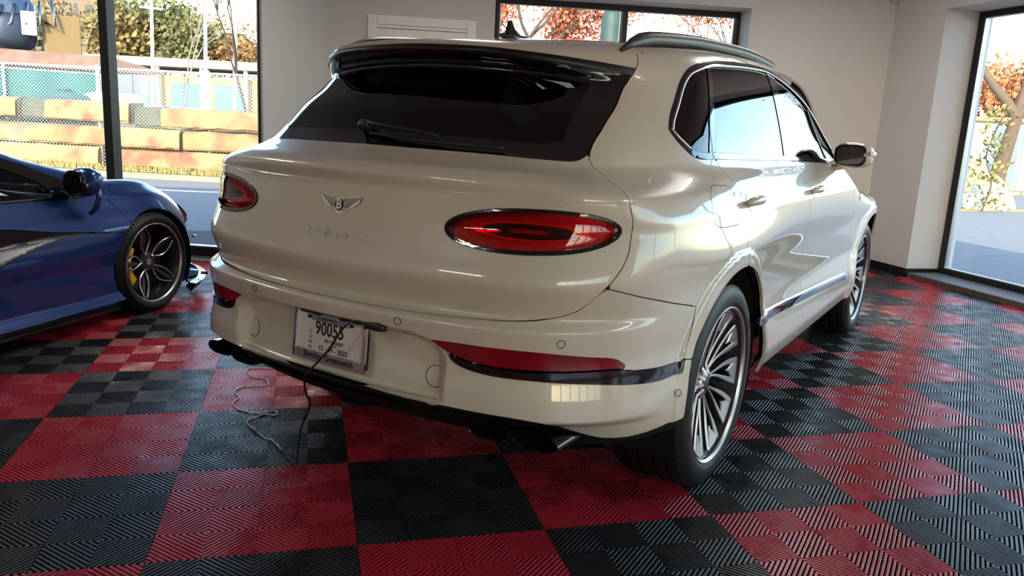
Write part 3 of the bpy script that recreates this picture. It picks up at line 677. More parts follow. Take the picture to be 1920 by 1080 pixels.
# wheels
def wheel(cx,s,par,R_=.3935,wt=.285,yo=.97,rr=.2945,petals=10,swirl=.30,style='fan',name='wheel'):
    w=link(name,None,par,(cx,0,0));z0=R_
    b=MB();hw=wt/2;yc=(yo-hw)
    prof=[(rr-.012,yc-hw+.02),(rr+.01,yc-hw+.004),(rr+.045,yc-hw-.004),(R_-.028,yc-hw+.006),(R_-.008,yc-hw+.022),(R_-.001,yc-hw+.06),(R_,yc-.05)]
    for g_ in (-.085,-.035,.035,.085): pass
    prof=[(rr-.012,yc-hw+.02),(rr+.01,yc-hw+.004),(rr+.045,yc-hw-.004),(R_-.028,yc-hw+.006),(R_-.008,yc-hw+.022)]
    for g_ in (-.075,-.025,.03,.08): prof+=[(R_-.0005,yc+g_-.006),(R_-.008,yc+g_-.005),(R_-.008,yc+g_+.004),(R_-.0005,yc+g_+.005)]
    prof+=[(R_-.006,yc+hw-.024),(R_-.022,yc+hw-.008),(R_-.040,yc+hw+.002),(rr+.035,yc+hw+.006),(rr+.018,yc+hw+.004),(rr+.016,yc+hw+.001),(rr+.006,yc+hw-.002),(rr-.006,yc+hw-.010)]
    b.lathe([(r_,y_*s) for r_,y_ in prof],96,'y',(0,0,z0));ty=b.build('tyre',RUB,w,smooth=True,auto=28)
    b=MB() # tread grooves across the shoulders
    for i in range(72):
        a=2*PI*i/72
        for yy0,yy1,sk in ((yc+hw-.055,yc+hw-.012,.05),(yc-hw+.012,yc-hw+.055,-.05),(yc+.036,yc+.075,.06),(yc-.07,yc-.03,-.06)):
            for u in (0,):
                pts=[]
                for t in (0,.5,1):
                    yy=yy0+(yy1-yy0)*t;aa=a+sk*t;rr_=R_-(.0035 if abs(yy-yc)<hw-.03 else .008+.25*max(0,abs(yy-yc)-hw+.03));pts.append((rr_*math.cos(aa)+0,yy*s,z0+rr_*math.sin(aa)))
                b.tube(pts,.0042,3,caps=False)
    setp(b.build('tread_grooves',DARK,ty),kind='stuff')
    b=MB();b.lathe([(r_,y_*s) for r_,y_ in [(rr+.001,yo-.012),(rr+.003,yo-.003),(rr,yo+.000),(rr-.005,yo-.004),(rr-.010,yo-.012)]],80,'y',(0,0,z0));b.build('rim_lip',ALU,w,smooth=True)
    b=MB();b.lathe([(r_,y_*s) for r_,y_ in [(rr-.018,yo-.010),(rr-.035,yo-.06),(rr-.045,yo-.20),(rr-.03,yo-.26)]],64,'y',(0,0,z0));b.build('rim_barrel',ALUD,w,smooth=True)
    b=MB();b.lathe([(r_,y_*s) for r_,y_ in [(.0,yo-.115),(.21 if style=='fan' else .185,yo-.115),(.21 if style=='fan' else .185,yo-.14),(0,yo-.14)]],56,'y',(0,0,z0));b.build('brake_disc',mat('disc_steel',(.10,.10,.10),.35,metal=1),w,smooth=True,auto=30)
    def face(r_): # dish of the wheel face
        return yo-.016-.055*(1-(r_/rr)**1.6)+.02*(1-sm(.03,.07,r_))
    def sm(a,b_,x): t=max(0,min(1,(x-a)/(b_-a)));return t*t*(3-2*t)
    def blade(cen,wid,r0,r1,n_,nm,mts,th,lift=0,par_=None):
        b=MB();vs=[];k=4
        for i in range(n_+1):
            t=i/n_;r_=r0+(r1-r0)*t;a=cen(r_);wd=wid(r_);y=face(r_)+lift
            for da,dy,sc_ in ((-wd,-th,1.),(-wd,-.004,1),(-wd+.004,0,1),(wd-.004,0,1),(wd,-.004,1),(wd,-th,1)):
                aa=a+da/max(r_,.03);vs.append((r_*math.cos(aa),(y+dy)*s,z0+r_*math.sin(aa)))
        fs=[];mi=[]
        for i in range(n_):
            for j in range(5):
                q=(i*6+j,i*6+j+1,(i+1)*6+j+1,(i+1)*6+j);fs.append(q[::-1] if s>0 else q);mi.append(0 if j in (1,2,3) else 1)
        b.v=vs;b.f=fs;b.m=mi
        return b.build(nm,mts,par_ or w)
    if style=='fan':
        for p_ in range(petals):
            a0=2*PI*p_/petals+.10
            sp=blade(lambda r_:a0+swirl*s*(r_-.05)*2.2-(.050+.115*sm(.05,.22,r_)),lambda r_:.0055+.0085*sm(.10,.285,r_),.035,rr-.006,16,'spoke',(ALU,ALUD),.035)
            blade(lambda r_:a0+swirl*s*(r_-.05)*2.2+(.050+.115*sm(.05,.22,r_)),lambda r_:.0055+.0085*sm(.10,.285,r_),.035,rr-.006,16,'spoke_arm',(ALU,ALUD),.035,0,sp)
            blade(lambda r_:a0+swirl*s*(r_-.05)*2.2,lambda r_:.002+.046*sm(.20,.275,r_),.20,rr-.008,10,'spoke_tip',(ALU,ALUD),.025,-.001,sp)
            blade(lambda r_:a0+swirl*s*(r_-.05)*2.2+PI/petals,lambda r_:.004+.0*r_,.10,rr-.02,10,'rib',(ALUD,ALUD),.02,-.02,sp)
        b=MB();b.lathe([(r_,y_*s) for r_,y_ in [(.060,face(.06)-.03),(.055,face(.06)-.006),(.048,face(.05)+.000),(.040,face(.05)+.002),(.037,face(.05)-.004),(.0,face(.05)-.004)]],40,'y',(0,0,z0));b.build('hub',ALU,w,smooth=True,auto=35)
        b=MB();b.lathe([(r_,y_*s) for r_,y_ in [(.036,face(.05)-.004),(.036,face(.05)+.004),(.030,face(.05)+.007),(0,face(.05)+.008)]],36,'y',(0,0,z0));b.build('centre_cap',DCHR,w,smooth=True,auto=35)
    else:
        # five double spokes outlined by bright machined edges
        for p_ in range(5):
            a0=PI/2+.30+2*PI*p_/5
            def edge(sg,wd):
                def c_(r_): 
                    t=(r_-.05)/(rr-.05);return a0+sg*(.34*math.sin(PI*min(1,t*1.02))**.9*(1.2-t)*(1.35 if sg*s>0 else .75)+.035)
                return c_
            sp=blade(lambda r_:a0,lambda r_:.012+.0*r_,.04,rr-.01,10,'spoke',(ALUD,ALUD),.03,-.014)
            for sg in (-1,1): blade(edge(sg,0),lambda r_:.0052,.05,rr-.006,18,'spoke_edge',(ALU,ALUD),.022,0,sp)
        b=MB();b.lathe([(r_,y_*s) for r_,y_ in [(.07,face(.05)-.03),(.06,face(.05)-.008),(.03,face(.05)-.004),(0,face(.05)-.003)]],32,'y',(0,0,z0));b.build('hub',ALUD,w,smooth=True,auto=35)
        b=MB();b.lathe([(r_,y_*s) for r_,y_ in [(.022,face(.05)-.004),(.022,face(.05)+.002),(0,face(.05)+.003)]],24,'y',(0,0,z0));b.build('centre_cap',CHR,w,smooth=True,auto=35)
        b=MB();k=12;v=[]
        for i in range(k+1):
            a=PI-.80+1.60*i/k+.05
            for r_ in (.13,.222):
                for y_ in (yo-.075,yo-.16): v.append((r_*math.cos(a)*1,y_*s,z0+r_*math.sin(a)))
        fs=[]
        for i in range(k):
            a=i*4;c_=a+4;fs+=[(a,c_,c_+2,a+2),(a+1,a+3,c_+3,c_+1),(a,a+1,c_+1,c_),(a+2,c_+2,c_+3,a+3)]
        fs+=[(0,2,3,1),(k*4,k*4+1,k*4+3,k*4+2)];b.add(v,fs)
        b.build('brake_caliper',mat('yellow_caliper',(.75,.42,.01),.35,coat=.5),w,bevel=.006)
    return w
for cx in (0,WB):
    for s in (-1,1): wheel(cx,s,car)
# ---------------------------------------------------------------- the blue sports car on the left
AZ=math.radians(18.0);BO=(.11,2.745)
BLOC=(BO[0]-math.sin(AZ)*.955,BO[1]+math.cos(AZ)*.955,0)
bcar=thing('sports_car','low metallic blue sports car with black side scoop, parked left of the white SUV','car',BLOC,AZ)
BR,BFx=-2.7,.10
def bS(x,y=-.93): return float(S_of(x,y,BR,BFx))
bS1=bS(BFx)
bSs=np.concatenate([np.linspace(0,bS(BR),30),np.arange(bS(BR)+.03,bS1,.016),np.linspace(bS1,bS1+.95*PI/2,70)])
bg_=shell(F2,BR,BFx,bSs,np.concatenate([np.arange(.09,.75,.0125),np.arange(.75,1.19,.010)]),scan=True)
bt=topgrid(F2,np.arange(-3.45,1.06,.018),np.arange(-.93,.931,.018),1.6,.2)
def bcomp(g):
    x,y,z=g.P[:,0],np.abs(g.P[:,1]),g.P[:,2];w=s2(z);n=g.N
    g.nz=n[:,2]
bcomp(bg_);bcomp(bt)
X=bg_.P[:,0];Z=bg_.Z;Yb=np.abs(bg_.P[:,1])
SPL=.72
def bpoly(L): return [(bS(p[0],p[1]),p[2])+((1,) if len(p)>3 else ()) for p in L]
d_scoop=sdf(cr([(bS(-1.75),.70),(bS(-1.02),.652),(bS(-.71),.605),(bS(-.21),.553,1),(bS(-.21),.545,1),(bS(-.51),.568),(bS(-.73),.555),(bS(-.91),.515),(bS(-1.08),.465),(bS(-1.4),.36),(bS(-1.8),.36)]),bg_.S,Z)
d_win=sdf(cr([(bS(-.60),.785,1),(bS(-.665),.86),(bS(-.80),.925),(bS(-.98),.985),(bS(-1.3),1.03),(bS(-1.7),1.0),(bS(-1.8),.80,1),(bS(-.96),.785)]),bg_.S,Z)
d_band=sdf(cr([(bS(-.40),.765,1),(bS(-.47),.845),(bS(-.66),.935),(bS(-.85),1.00),(bS(-1.2),1.07),(bS(-1.75),1.06),(bS(-1.95),.78,1),(bS(-.96),.772)]),bg_.S,Z)
arF=np.hypot(X-.045,Z-.325);arR=np.hypot(X-W2B,Z-.34);arch2=np.minimum(arF-.345,arR-.375)*-1
nzc=bg_.nz-SPL
gapD=lsdf(cr([(bS(-.17),.78),(bS(-.27),.745),(bS(-.15),.60),(bS(-.18),.545),(bS(-.24),.38),(bS(-.31),.15)],closed=False),bg_.S,Z)
ahead=np.interp(Z,[.1,.15,.38,.545,.60,.745,.80],[bS(-.32),bS(-.31),bS(-.24),bS(-.18),bS(-.15),bS(-.27),bS(-.17)])
for s,mir in ((-1,True),(1,False)):
    panel('door',bcar,BLUE,bg_,mx(bg_.S-ahead+.002,bS(-1.85)-bg_.S,-d_scoop+.001,-d_band+.001,arch2,nzc,.135-Z),mirror=mir)
    panel('front_wing',bcar,BLUE,bg_,mx(ahead+.002-bg_.S,arch2,nzc,-d_band+.001,np.where(Z<.135,1,-1)*np.where(X<.38,1,-1)*1.),mirror=mir)
    panel('rear_wing',bcar,BLUE,bg_,mx(bg_.S-bS(-1.85)+.002,-d_scoop+.001,-d_band+.001,arch2,nzc,.135-Z),mirror=mir)
    panel('side_scoop',bcar,mat('scoop_grey',(.020,.021,.023),.28),bg_,d_scoop,off=-.012-.05*np.clip(-d_scoop/.09,0,1),depth=0,mirror=mir,custom=False)
    panel('window_surround',bcar,GBLK,bg_,mx(d_band,-d_win,nzc),off=.0,mirror=mir)
    panel('side_glass',bcar,GLASSF,bg_,mx(d_win),off=-.003,depth=.003,mirror=mir)
    panel('belt_line',bcar,DCHR,bg_,mx(np.abs(Z-.779)-.004,X+.66,-1.8-X),off=.004,depth=.005,mirror=mir)
    sk=panel('side_skirt',bcar,GBLK,bg_,mx(Z-.132,X+.30,-2.25-X),off=.012,depth=.03,mirror=mir)
    panel('skirt_edge',sk,DCHR,bg_,mx(np.abs(Z-.1)-.006,X+.30,-2.25-X),off=.017,depth=.02,mirror=mir)
    for cx,r_ in ((.045,.35),(W2B,.38)):
        b=MB();b.lathe([(r_,.93*s),(r_,.66*s),(.03,.66*s)],36,'y',(cx,0,.33),a0=-.5,a1=PI+.5);b.build('wheel_liner',DARK,bcar,smooth=True,auto=40)
    panel('front_splitter',bcar,GBLK,bg_,mx(.37-X,Z-.128),off=.035+.0*X,depth=.05,mirror=mir)
    b=MB();
    b.tube([(.455,.905*s,.44),(.50,.885*s,.44)],.012,6,flat=.5);b.build('side_marker',mat('marker_red',(.25,.03,.02),.2,coat=1),bcar,smooth=True)
    # mirror on a stalk
    b=MB();v,f=rbox(0,0,0,.145,.17,.165,3.);v=[(x+.02*(z>0),y,z*(1-.5*max(0,x/.08))) for x,y,z in v];b.add([(-.50+x,.93*s+y,.865+z) for x,y,z in v],f)
    mo=b.build('door_mirror',BLUE,bcar,smooth=True)
    b=MB();v,f=rbox(0,0,0,.02,.15,.14,3.);b.add([(-.570+x,.93*s+y,.865+z) for x,y,z in v],f);b.build('mirror_glass',GBLK,mo,smooth=True)
    b=MB();b.tube([(-.46,.975*s,.84),(-.455,.985*s,.78),(-.46,.965*s,.72),(-.46,.93*s,.69)],[.030,.03,.034,.03],8,flat=.5);b.build('mirror_stalk',BLUE,mo,smooth=True)
    for cx,rad in ((.045,.322),(W2B,.34)):
        wh=wheel(cx,s,bcar,R_=.322 if cx>0 else .335,wt=.225 if cx>0 else .285,yo=.935,rr=.252,style='five')
ny=np.abs(bt.P[:,1]);TX=bt.P[:,0];tc=SPL-bt.nz
ws_f=-.14-.34*ny**2;ws_b=-1.18-.10*ny**2
panel('bonnet',bcar,BLUE,bt,mx(tc,ws_f-TX+.002))
panel('windscreen',bcar,GLASSF,bt,mx(tc,TX-ws_f+.004,ws_b-TX,ny-(.70-.10*np.clip(-TX-.4,0,2))),off=-.002,depth=.003)
for s in (-1,1): panel('windscreen_frame',bcar,BLUE,bt,mx(tc,TX-ws_f+.002,ws_b-TX,(.70-.10*np.clip(-TX-.4,0,2))-s*bt.P[:,1]))
panel('roof',bcar,BLUE,bt,mx(tc,TX-ws_b,-1.75-TX));panel('engine_cover',bcar,GBLK,bt,mx(tc,TX+1.752))
b=MB();b.box(-3.3,.75,-.80,.80,.11,.13);b.box(-.45,.35,-.6,.6,.13,.62);b.box(-3.2,-1.9,-.60,.60,.13,.72);b.build('underbody',DARK,bcar)
b=MB()
for y in (-.36,.36):
    v,f=rbox(-1.55,y,.42,.5,.46,.2);b.add(v,f)
    Mx=Matrix.Translation((-1.78,y,.68))@Matrix.Rotation(-.35,4,'Y');v,f=rbox(0,0,0,.13,.46,.62);b.add([tuple(Mx@Vector(q)) for q in v],f)
v,f=rbox(-.72,0,.66,.34,1.3,.14);b.add(v,f);b.build('cabin',LEA,bcar,smooth=True)
# ---------------------------------------------------------------- the room
GL=(G0[0],G0[1],0)
WALL=mat('wall_paint',(.58,.57,.56),.75,bump=(90,.08,.002))
CEILM=mat('ceiling_paint',(.6,.6,.6),.8)
BASE=mat('black_baseboard',(.008,.008,.009),.35)
FRM=mat('window_frame_black',(.018,.018,.02),.35,metal=.3)
FRMI=mat('frame_silver_edge',(.45,.46,.48),.3,metal=1)
WOOD=mat('threshold_wood',(.12,.085,.065),.6,noise=(18,(.06,.04,.03),.35,.65))
def st(b,name,mt,parent=None,bevel=0,smooth=False):
    o=b.build(name,mt,parent,loc=GL if parent is None else None,rz=-TH if parent is None else None,bevel=bevel,smooth=smooth)
    if parent is None:o['kind']='structure'
    return o
def dirM(p,ang): return Matrix.Translation((p[0],p[1],0))@Matrix.Rotation(ang,4,'Z')
b=MB();b.box(-5.2,6.85,-7,6.3,-.20,-.018);floor=st(b,'floor',mat('concrete_slab',(.05,.05,.05),.8))
b=MB();b.box(-5.4,6.95,-7.2,6.3,CEIL,CEIL+.2);ceil=st(b,'ceiling',CEILM)
b=MB();b.box(-5.5,6.95,-7.3,4.6,CEIL+.2,4.2);st(b,'trim_1',mat('roof_parapet',(.3,.3,.3),.8))
# right wall: pier, glazed opening, header
b=MB();b.box(6.35,6.90,3.67,4.75,-.15,CEIL);b.box(6.35,6.90,-5.0,3.67,2.60,CEIL);b.box(6.35,6.90,-7,-5.0,-.15,CEIL);st(b,'wall_right',WALL)
b=MB();b.box(6.36,6.80,-5.0,3.66,-.15,.045);st(b,'trim_2',mat('sill_grey',(.16,.17,.18),.6,bump=(200,.5,.003)))
b=MB();b.box(6.325,6.36,-5.0,3.60,-.018,.05);st(b,'trim_3',WOOD,bevel=.004)
b=MB();b.box(6.335,6.352,3.67,4.45,-.018,.085);b.box(6.335,6.74,3.655,3.672,-.018,.085);b.box(6.335,6.352,-7,-5,-.018,.085);st(b,'baseboard_right',BASE)
def window(name,M_,L,z0,z1,mull,fw=.06,fd=.07,e0=None):
    b=MB();B_=lambda *a:b.box(*a,M=M_)
    B_(0,L,-fd/2,fd/2,z0,z0+fw);B_(0,L,-fd/2,fd/2,z1-fw,z1);e0=fw if e0 is None else e0;B_(0,e0,-fd/2,fd/2,z0+fw,z1-fw);B_(L-fw,L,-fd/2,fd/2,z0+fw,z1-fw)
    w=st(b,name,FRM)
    for m_ in mull:
        b=MB();b.box(m_-fw/2,m_+fw/2,-fd/2-.01,fd/2+.01,z0+fw,z1-fw,M=M_);b.build('mullion',FRM,w)
        b=MB();b.box(m_+fw/2,m_+fw/2+.012,-fd/2-.008,-fd/2+.03,z0+fw,z1-fw,M=M_);b.build('glazing_bead',FRMI,w)
    b=MB()
    for a in (e0,L-fw-.012): b.box(a,a+.012,-fd/2+.01,fd/2-.01,z0+fw,z1-fw,M=M_)
    b.box(fw,L-fw,-fd/2+.01,fd/2-.01,z0+fw,z0+fw+.012,M=M_);b.build('glazing_bead',FRMI,w)
    e=[e0]+list(mull)+[L-fw]
    for i in range(len(e)-1):
        b=MB();b.box(e[i]+(fw/2 if i else 0),e[i+1]-(fw/2 if i<len(e)-2 else 0),-.003,.003,z0+fw,z1-fw,M=M_);b.build('pane',WGL,w)
    return w
window('window_1',dirM((6.76,3.66),-PI/2),8.6,.04,2.60,[2.15,4.3,6.45])
# back wall, skewed
AB=math.radians(180-10.9);MBk=dirM((6.36,4.37),AB) # local x runs to the left along the wall, local y points outwards (-)
b=MB();X0,X1=1.53,4.15;D=-.42
for a in ((-.3,X0,-.0+D,0,-.15,CEIL),(X1,6.1,D,0,-.15,CEIL),(X0,X1,D,0,2.60,CEIL),(X0,X1,D,0,-.15,.95)): b.box(*a,M=MBk)
st(b,'wall_back',WALL)
window('window_2',dirM((6.36+(X0)*math.cos(AB)+.34*math.sin(math.radians(10.9)),4.37+X0*math.sin(AB)+.34*math.cos(math.radians(10.9))),AB),X1-X0,.95,2.60,[1.24])
b=MB();b.box(-.1,6,0,.014,-.018,.085,M=MBk);st(b,'baseboard_back',BASE)
# service door in a cream casing
DC=mat('door_paint',(.80,.785,.76),.45)
dm=lambda a:a
b=MB();b.box(4.38,5.40,.0,.018,.0,2.24,M=MBk);dr=st(b,'door_1',DC)
xa,xb=4.335,5.415
b=MB();b.box(xa-.0,xa+.09,0,.035,0,2.31,M=MBk);b.box(xb-.09,xb,0,.035,0,2.31,M=MBk);b.box(xa+.09,xb-.09,0,.035,2.22,2.31,M=MBk);b.build('door_casing',DC,dr,bevel=.006)
b=MB();b.box(xa+.09,xb-.09,.018,.022,2.185,2.19,M=MBk);b.build('door_gap',RING,dr)
b=MB();b.lathe([(0,0),(.03,.01),(.03,.04),(0,.05)],16,'z');Mk=MBk@Matrix.Translation((4.5,.05,1.0))@Matrix.Rotation(-PI/2,4,'X');b.v=[tuple(Mk@Vector(v)) for v in b.v];b.build('door_knob',ALUB,dr,smooth=True)
for a0_,a1_ in ((4.50,5.25),):
    for z0_,z1_ in ((.25,1.0),(1.15,2.0)):
        b=MB();b.box(a0_,a1_,.018,.026,z0_,z1_,M=MBk);b.build('door_panel',DC,dr,bevel=.006)
b=MB();b.box(0,0,0,0,0,0)
# left glazed bay and the wall that returns from it
AL=math.radians(160);ML=dirM((.085,4.235),AL)
b=MB();b.box(0,5.0,-.38,0,2.85,CEIL,M=ML);b.box(0,5.0,-.38,0,-.15,.03,M=ML);b.box(4.6,5.0,-.38,0,0,2.85,M=ML);st(b,'wall_left_front',WALL)
window('window_3',dirM((.085+.0,4.235+.03),AL),4.6,.03,2.85,[1.36,2.98],fw=.075,fd=.10,e0=.012)
ret=MB();Mr=dirM((.095,4.23),math.radians(65.5));ret.box(-.0,1.42,0,.03,-.15,CEIL,M=Mr);st(ret,'wall_left_return',WALL)
b=MB();b.box(0,1.40,-.014,0,-.018,.085,M=Mr);st(b,'baseboard_left',BASE)
TAUPE=mat('cream_wall',(.60,.56,.48),.8)
b=MB();b.box(-4.95,-4.6,-7,6.2,-.15,CEIL);st(b,'wall_left',TAUPE)
b=MB();b.box(-4.95,1.0,-7.2,-6.9,-.15,CEIL);b.box(5.8,6.9,-7.2,-6.9,-.15,CEIL);b.box(1.0,5.8,-7.2,-6.9,2.45,CEIL);b.box(1.0,5.8,-7.2,-6.9,-.15,.0);st(b,'wall_rear',TAUPE)
# added glazed garage door, unseen behind the camera, for light and reflections
gdw=mat('added_door_white',(.7,.7,.7),.4);gd_=MB();gd_.box(1.0,5.8,-7.06,-7.0,0,.45);gdoor=st(gd_,'added_garage_door',gdw)
for i in range(7):
    b=MB();b.box(1.0+.8*i-.04,1.0+.8*i+.04,-7.08,-7.0,.45,2.45);b.build('muntin',gdw,gdoor)
for i in range(5):
    b=MB();b.box(1.0,5.8,-7.085,-6.995,.45+.48*i-.03,.45+.48*i+.03);b.build('door_rail',gdw,gdoor)
b=MB();b.box(1.0,5.8,-7.04,-7.034,.45,2.45);b.build('pane',WGL,gdoor)
# little sensor high in the corner
sn=setp(link('motion_sensor',None,None,gw(6.30,4.36,2.78),-TH),'small white motion sensor high in the wall corner above the mirror','sensor')
b=MB();b.add(*rbox(0,0,0,.06,.075,.075,5));b.build('housing',mat('white_plastic',(.6,.6,.62),.4),sn,smooth=True)
b=MB();b.add(*rbox(-.024,-.01,-.012,.03,.045,.03,3));b.build('sensor_lens',mat('grey_plastic',(.3,.3,.32),.3),sn,smooth=True)
# added linear ceiling lamps, out of view, to light the showroom
EM=mat('lamp_diffuser',(.9,.9,.9),.5,emit=(1,.96,.9),es=4)
for i,(lx,ly) in enumerate(LIGHTS):
    t=thing('added_ceiling_lamp','added linear white ceiling lamp '+['over the rear left of the showroom','over the rear right of the showroom','above the blue sports car','above the white SUV bonnet','in the right front corner'][i],'lamp',gw(lx,ly,CEIL-.05),-TH,'added linear ceiling lamps over the showroom')
    b=MB();b.box(-.08,.08,-.62,.62,.0,.05);b.build('lamp_housing',mat('lamp_white',(.7,.7,.7),.4),t,bevel=.004);b=MB();b.box(-.065,.065,-.6,.6,-.008,0);b.build('diffuser',EM,t)
# ---------------------------------------------------------------- interlocking ribbed tiles
def plast(name,c1,c2,ro):
    m=mat(name,c1,ro,spec=.5,noise=(3.5,c2,.3,.7,6));n=m.node_tree
    t=n.nodes.new('ShaderNodeTexNoise');t.inputs['Scale'].default_value=9;t.inputs['Detail'].default_value=5
    g=n.nodes.new('ShaderNodeNewGeometry');n.links.new(g.outputs['Position'],t.inputs['Vector'])
    r=n.nodes.new('ShaderNodeMapRange');r.inputs[1].default_value=.3;r.inputs[2].default_value=.7;r.inputs[3].default_value=ro-.10;r.inputs[4].default_value=ro+.16
    n.links.new(t.outputs[0],r.inputs[0]);n.links.new(r.outputs[0],n.nodes['Principled BSDF'].inputs['Roughness'])
    for k in [x for x in n.nodes if x.type=='TEX_NOISE' and x.inputs['Scale'].default_value==3.5]: n.links.new(g.outputs['Position'],k.inputs['Vector'])
    return m
TRED=plast('red_tile_plastic',(.42,.024,.038),(.34,.018,.03),.27);TBLK=plast('black_tile_plastic',(.026,.027,.028),(.018,.019,.020),.30)
ts=TS/2;hq=ts/2-.0008
def tile_geo():
    V=[];Fc=[];pitch=hq*math.sqrt(2)/15;wd=.0088;bv=.0012
    V+=[(-hq,-hq,-.016),(hq,-hq,-.016),(hq,hq,-.016),(-hq,hq,-.016)];Fc.append((0,1,2,3))
    # outer skirt
    V+=[(-hq,-hq,-.018),(hq,-hq,-.018),(hq,hq,-.018),(-hq,hq,-.018)]
    for i in range(4): Fc.append((4+i,4+(i+1)%4,(i+1)%4,i))
    r2=math.sqrt(2);Dm=2*hq
    n=int(Dm*r2/ (pitch)/r2*r2)
    c_=pitch/2
    tot=Dm/ r2*1.0 # perpendicular distance centre->corner of the quadrant square (side hq): hq*sqrt2
    L=hq*r2
    d=pitch*.5
    while d<L-.002:
        # rib from lines u+v = (d-w/2)*r2 .. (d+w/2)*r2 inside [0,hq]^2
        def seg(dd,e=0.):
            k=dd*r2
            if k<=hq: return (k-e,0+e),(0+e,k-e)
            return (hq,k-hq),(k-hq,hq)
        lo=max(d-wd/2,.0005);hi=min(d+wd/2,L-.0006)
        a0,a1=seg(lo);t0,t1=seg(min(lo+bv,L));u0,u1=seg(max(hi-bv,0));b0,b1=seg(hi)
        for sx,sy in ((1,1),(-1,1),(-1,-1),(1,-1)):
            base=len(V);fl=sx*sy<0
            for (p,z) in ((a0,-.0070),(a1,-.0070),(t0,-.0009),(t1,-.0009),(u0,0.),(u1,0.),(b0,-.0009),(b1,-.0009)):
                pass
            rows=[(a0,a1,-.0155),(a0,a1,-.0010),(t0,t1,0.),(u0,u1,0.),(b0,b1,-.0010),(b0,b1,-.0155)]
            for p,q,z in rows:
                V.append((p[0]*sx,p[1]*sy,z));V.append((q[0]*sx,q[1]*sy,z))
            for i in range(5):
                f=(base+2*i,base+2*i+2,base+2*i+3,base+2*i+1);Fc.append(f if not fl else f[::-1])
            # end caps
            for e in (0,1):
                f=tuple(base+2*i+e for i in range(6));Fc.append(f if (e==1)!=fl else f[::-1])
        d+=pitch
    return V,Fc
tV,tF=tile_geo()
tm=[]
for mt in (TRED,TBLK):
    me=bpy.data.meshes.new('floor_tile');me.from_pydata(tV,[],tF);me.materials.append(mt);me.materials.append(DARK);me.polygons[0].material_index=1;tm.append(me)  # tile bed coloured near black, shade between the ribs as colour
cmi=Matrix(CM).transposed()
def inframe(p):
    q=cmi@(Vector(p)-Vector(CAM))
    if q.z>-.1: return False
    x=960+1454.7*q.x/-q.z;y=540-1454.7*q.y/-q.z;return -260<x<2180 and y<1420
tiles=[]
for i in range(-30,42):
    for j in range(-22,36):
        x=(i+.5)*ts;y=(j+.5)*ts
        if x>6.31 or x<-4.6: continue
        # inside the walls
        if y>4.37+(6.36-x)*.1926-.02 : continue
        if x<.6 and (y-4.235)*math.cos(math.radians(20))+(x-.085)*math.sin(math.radians(20))>-.02 and (x-.095)*math.sin(math.radians(65.5))-(y-4.23)*math.cos(math.radians(65.5))<.05: continue
        d=math.hypot(x-.4636,y+2.842)
        vis=inframe(gw(x,y,0))
        tiles.append((0 if vis else 1,d,x,y,(math.floor((i+.01)/2)+math.floor((j+.01)/2))%2))
tiles.sort()
sV={0:([],[]),1:([],[])};nt_=0
for vis,d,x,y,par in tiles:
    mi=0 if par else 1
    if nt_<300 and vis==0:
        o=link('floor_tile',tm[mi],floor,(x,y,0));nt_+=1
    elif vis==0:
        v,f=sV[mi];bse=len(v);v+=[(a+x,c_+y,e) for a,c_,e in tV];f+=[tuple(bse+q for q in g) for g in tF]
    elif d<6: # behind or beside the camera: same tile, plain top
        v,f=sV[mi];bse=len(v);v+=[(x-hq,y-hq,-.002),(x+hq,y-hq,-.002),(x+hq,y+hq,-.002),(x-hq,y+hq,-.002)];f.append((bse,bse+1,bse+2,bse+3))
V=sV[0][0]+sV[1][0];n0=len(sV[0][0]);F_=sV[0][1]+[tuple(i+n0 for i in f) for f in sV[1][1]]
me=bpy.data.meshes.new('far_tiles');me.from_pydata(V,[],F_);me.materials.append(TRED);me.materials.append(TBLK);me.materials.append(DARK)
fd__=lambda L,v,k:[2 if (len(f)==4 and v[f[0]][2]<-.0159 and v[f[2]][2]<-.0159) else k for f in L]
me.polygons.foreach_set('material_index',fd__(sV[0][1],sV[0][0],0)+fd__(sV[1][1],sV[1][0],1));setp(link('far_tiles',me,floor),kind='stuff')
print('tiles',nt_,len(V))
# ---------------------------------------------------------------- charger leads on and under the car
def sm3(P_,n=6):
    out=[]
    for i in range(len(P_)-1):
        p0=Vector(P_[max(i-1,0)]);p1=Vector(P_[i]);p2=Vector(P_[i+1]);p3=Vector(P_[min(i+2,len(P_)-1)])
        for k in range(n):
            t=k/n;out.append(.5*((2*p1)+(p2-p0)*t+(2*p0-5*p1+4*p2-p3)*t*t+(3*p1-p0-3*p2+p3)*t**3))
    out.append(Vector(P_[-1]));return out
cord=thing('charger_lead','thin black charger lead hanging over the number plate down to the floor','cord',(-.82,.48,0))
def rel(P_,o): return [Vector(p)-Vector(o) for p in P_]
hang=[(-1.085,-.215,.688),(-1.095,-.185,.700),(-1.105,-.150,.690),(-1.11,-.115,.650),(-1.11,-.075,.595),(-1.115,-.02,.535),(-1.12,.02,.49),(-1.105,.04,.45),(-1.07,.07,.40),(-1.04,.085,.355),(-1.02,.15,.25),(-.97,.22,.16),(-.93,.27,.10),(-.90,.31,.03),(-.86,.39,.005),(-.822,.481,.006)]
b=MB();b.tube(rel(sm3(hang),(-.82,.48,0)),.0036,6);b.build('lead',MBLK,cord,smooth=True)
b=MB();b.tube(rel([(-1.075,-.275,.690),(-1.082,-.25,.692),(-1.086,-.205,.690)],(-.82,.48,0)),[.007,.011,.008],8,flat=1.3);b.build('lead_plug',MBLK,cord,smooth=True)
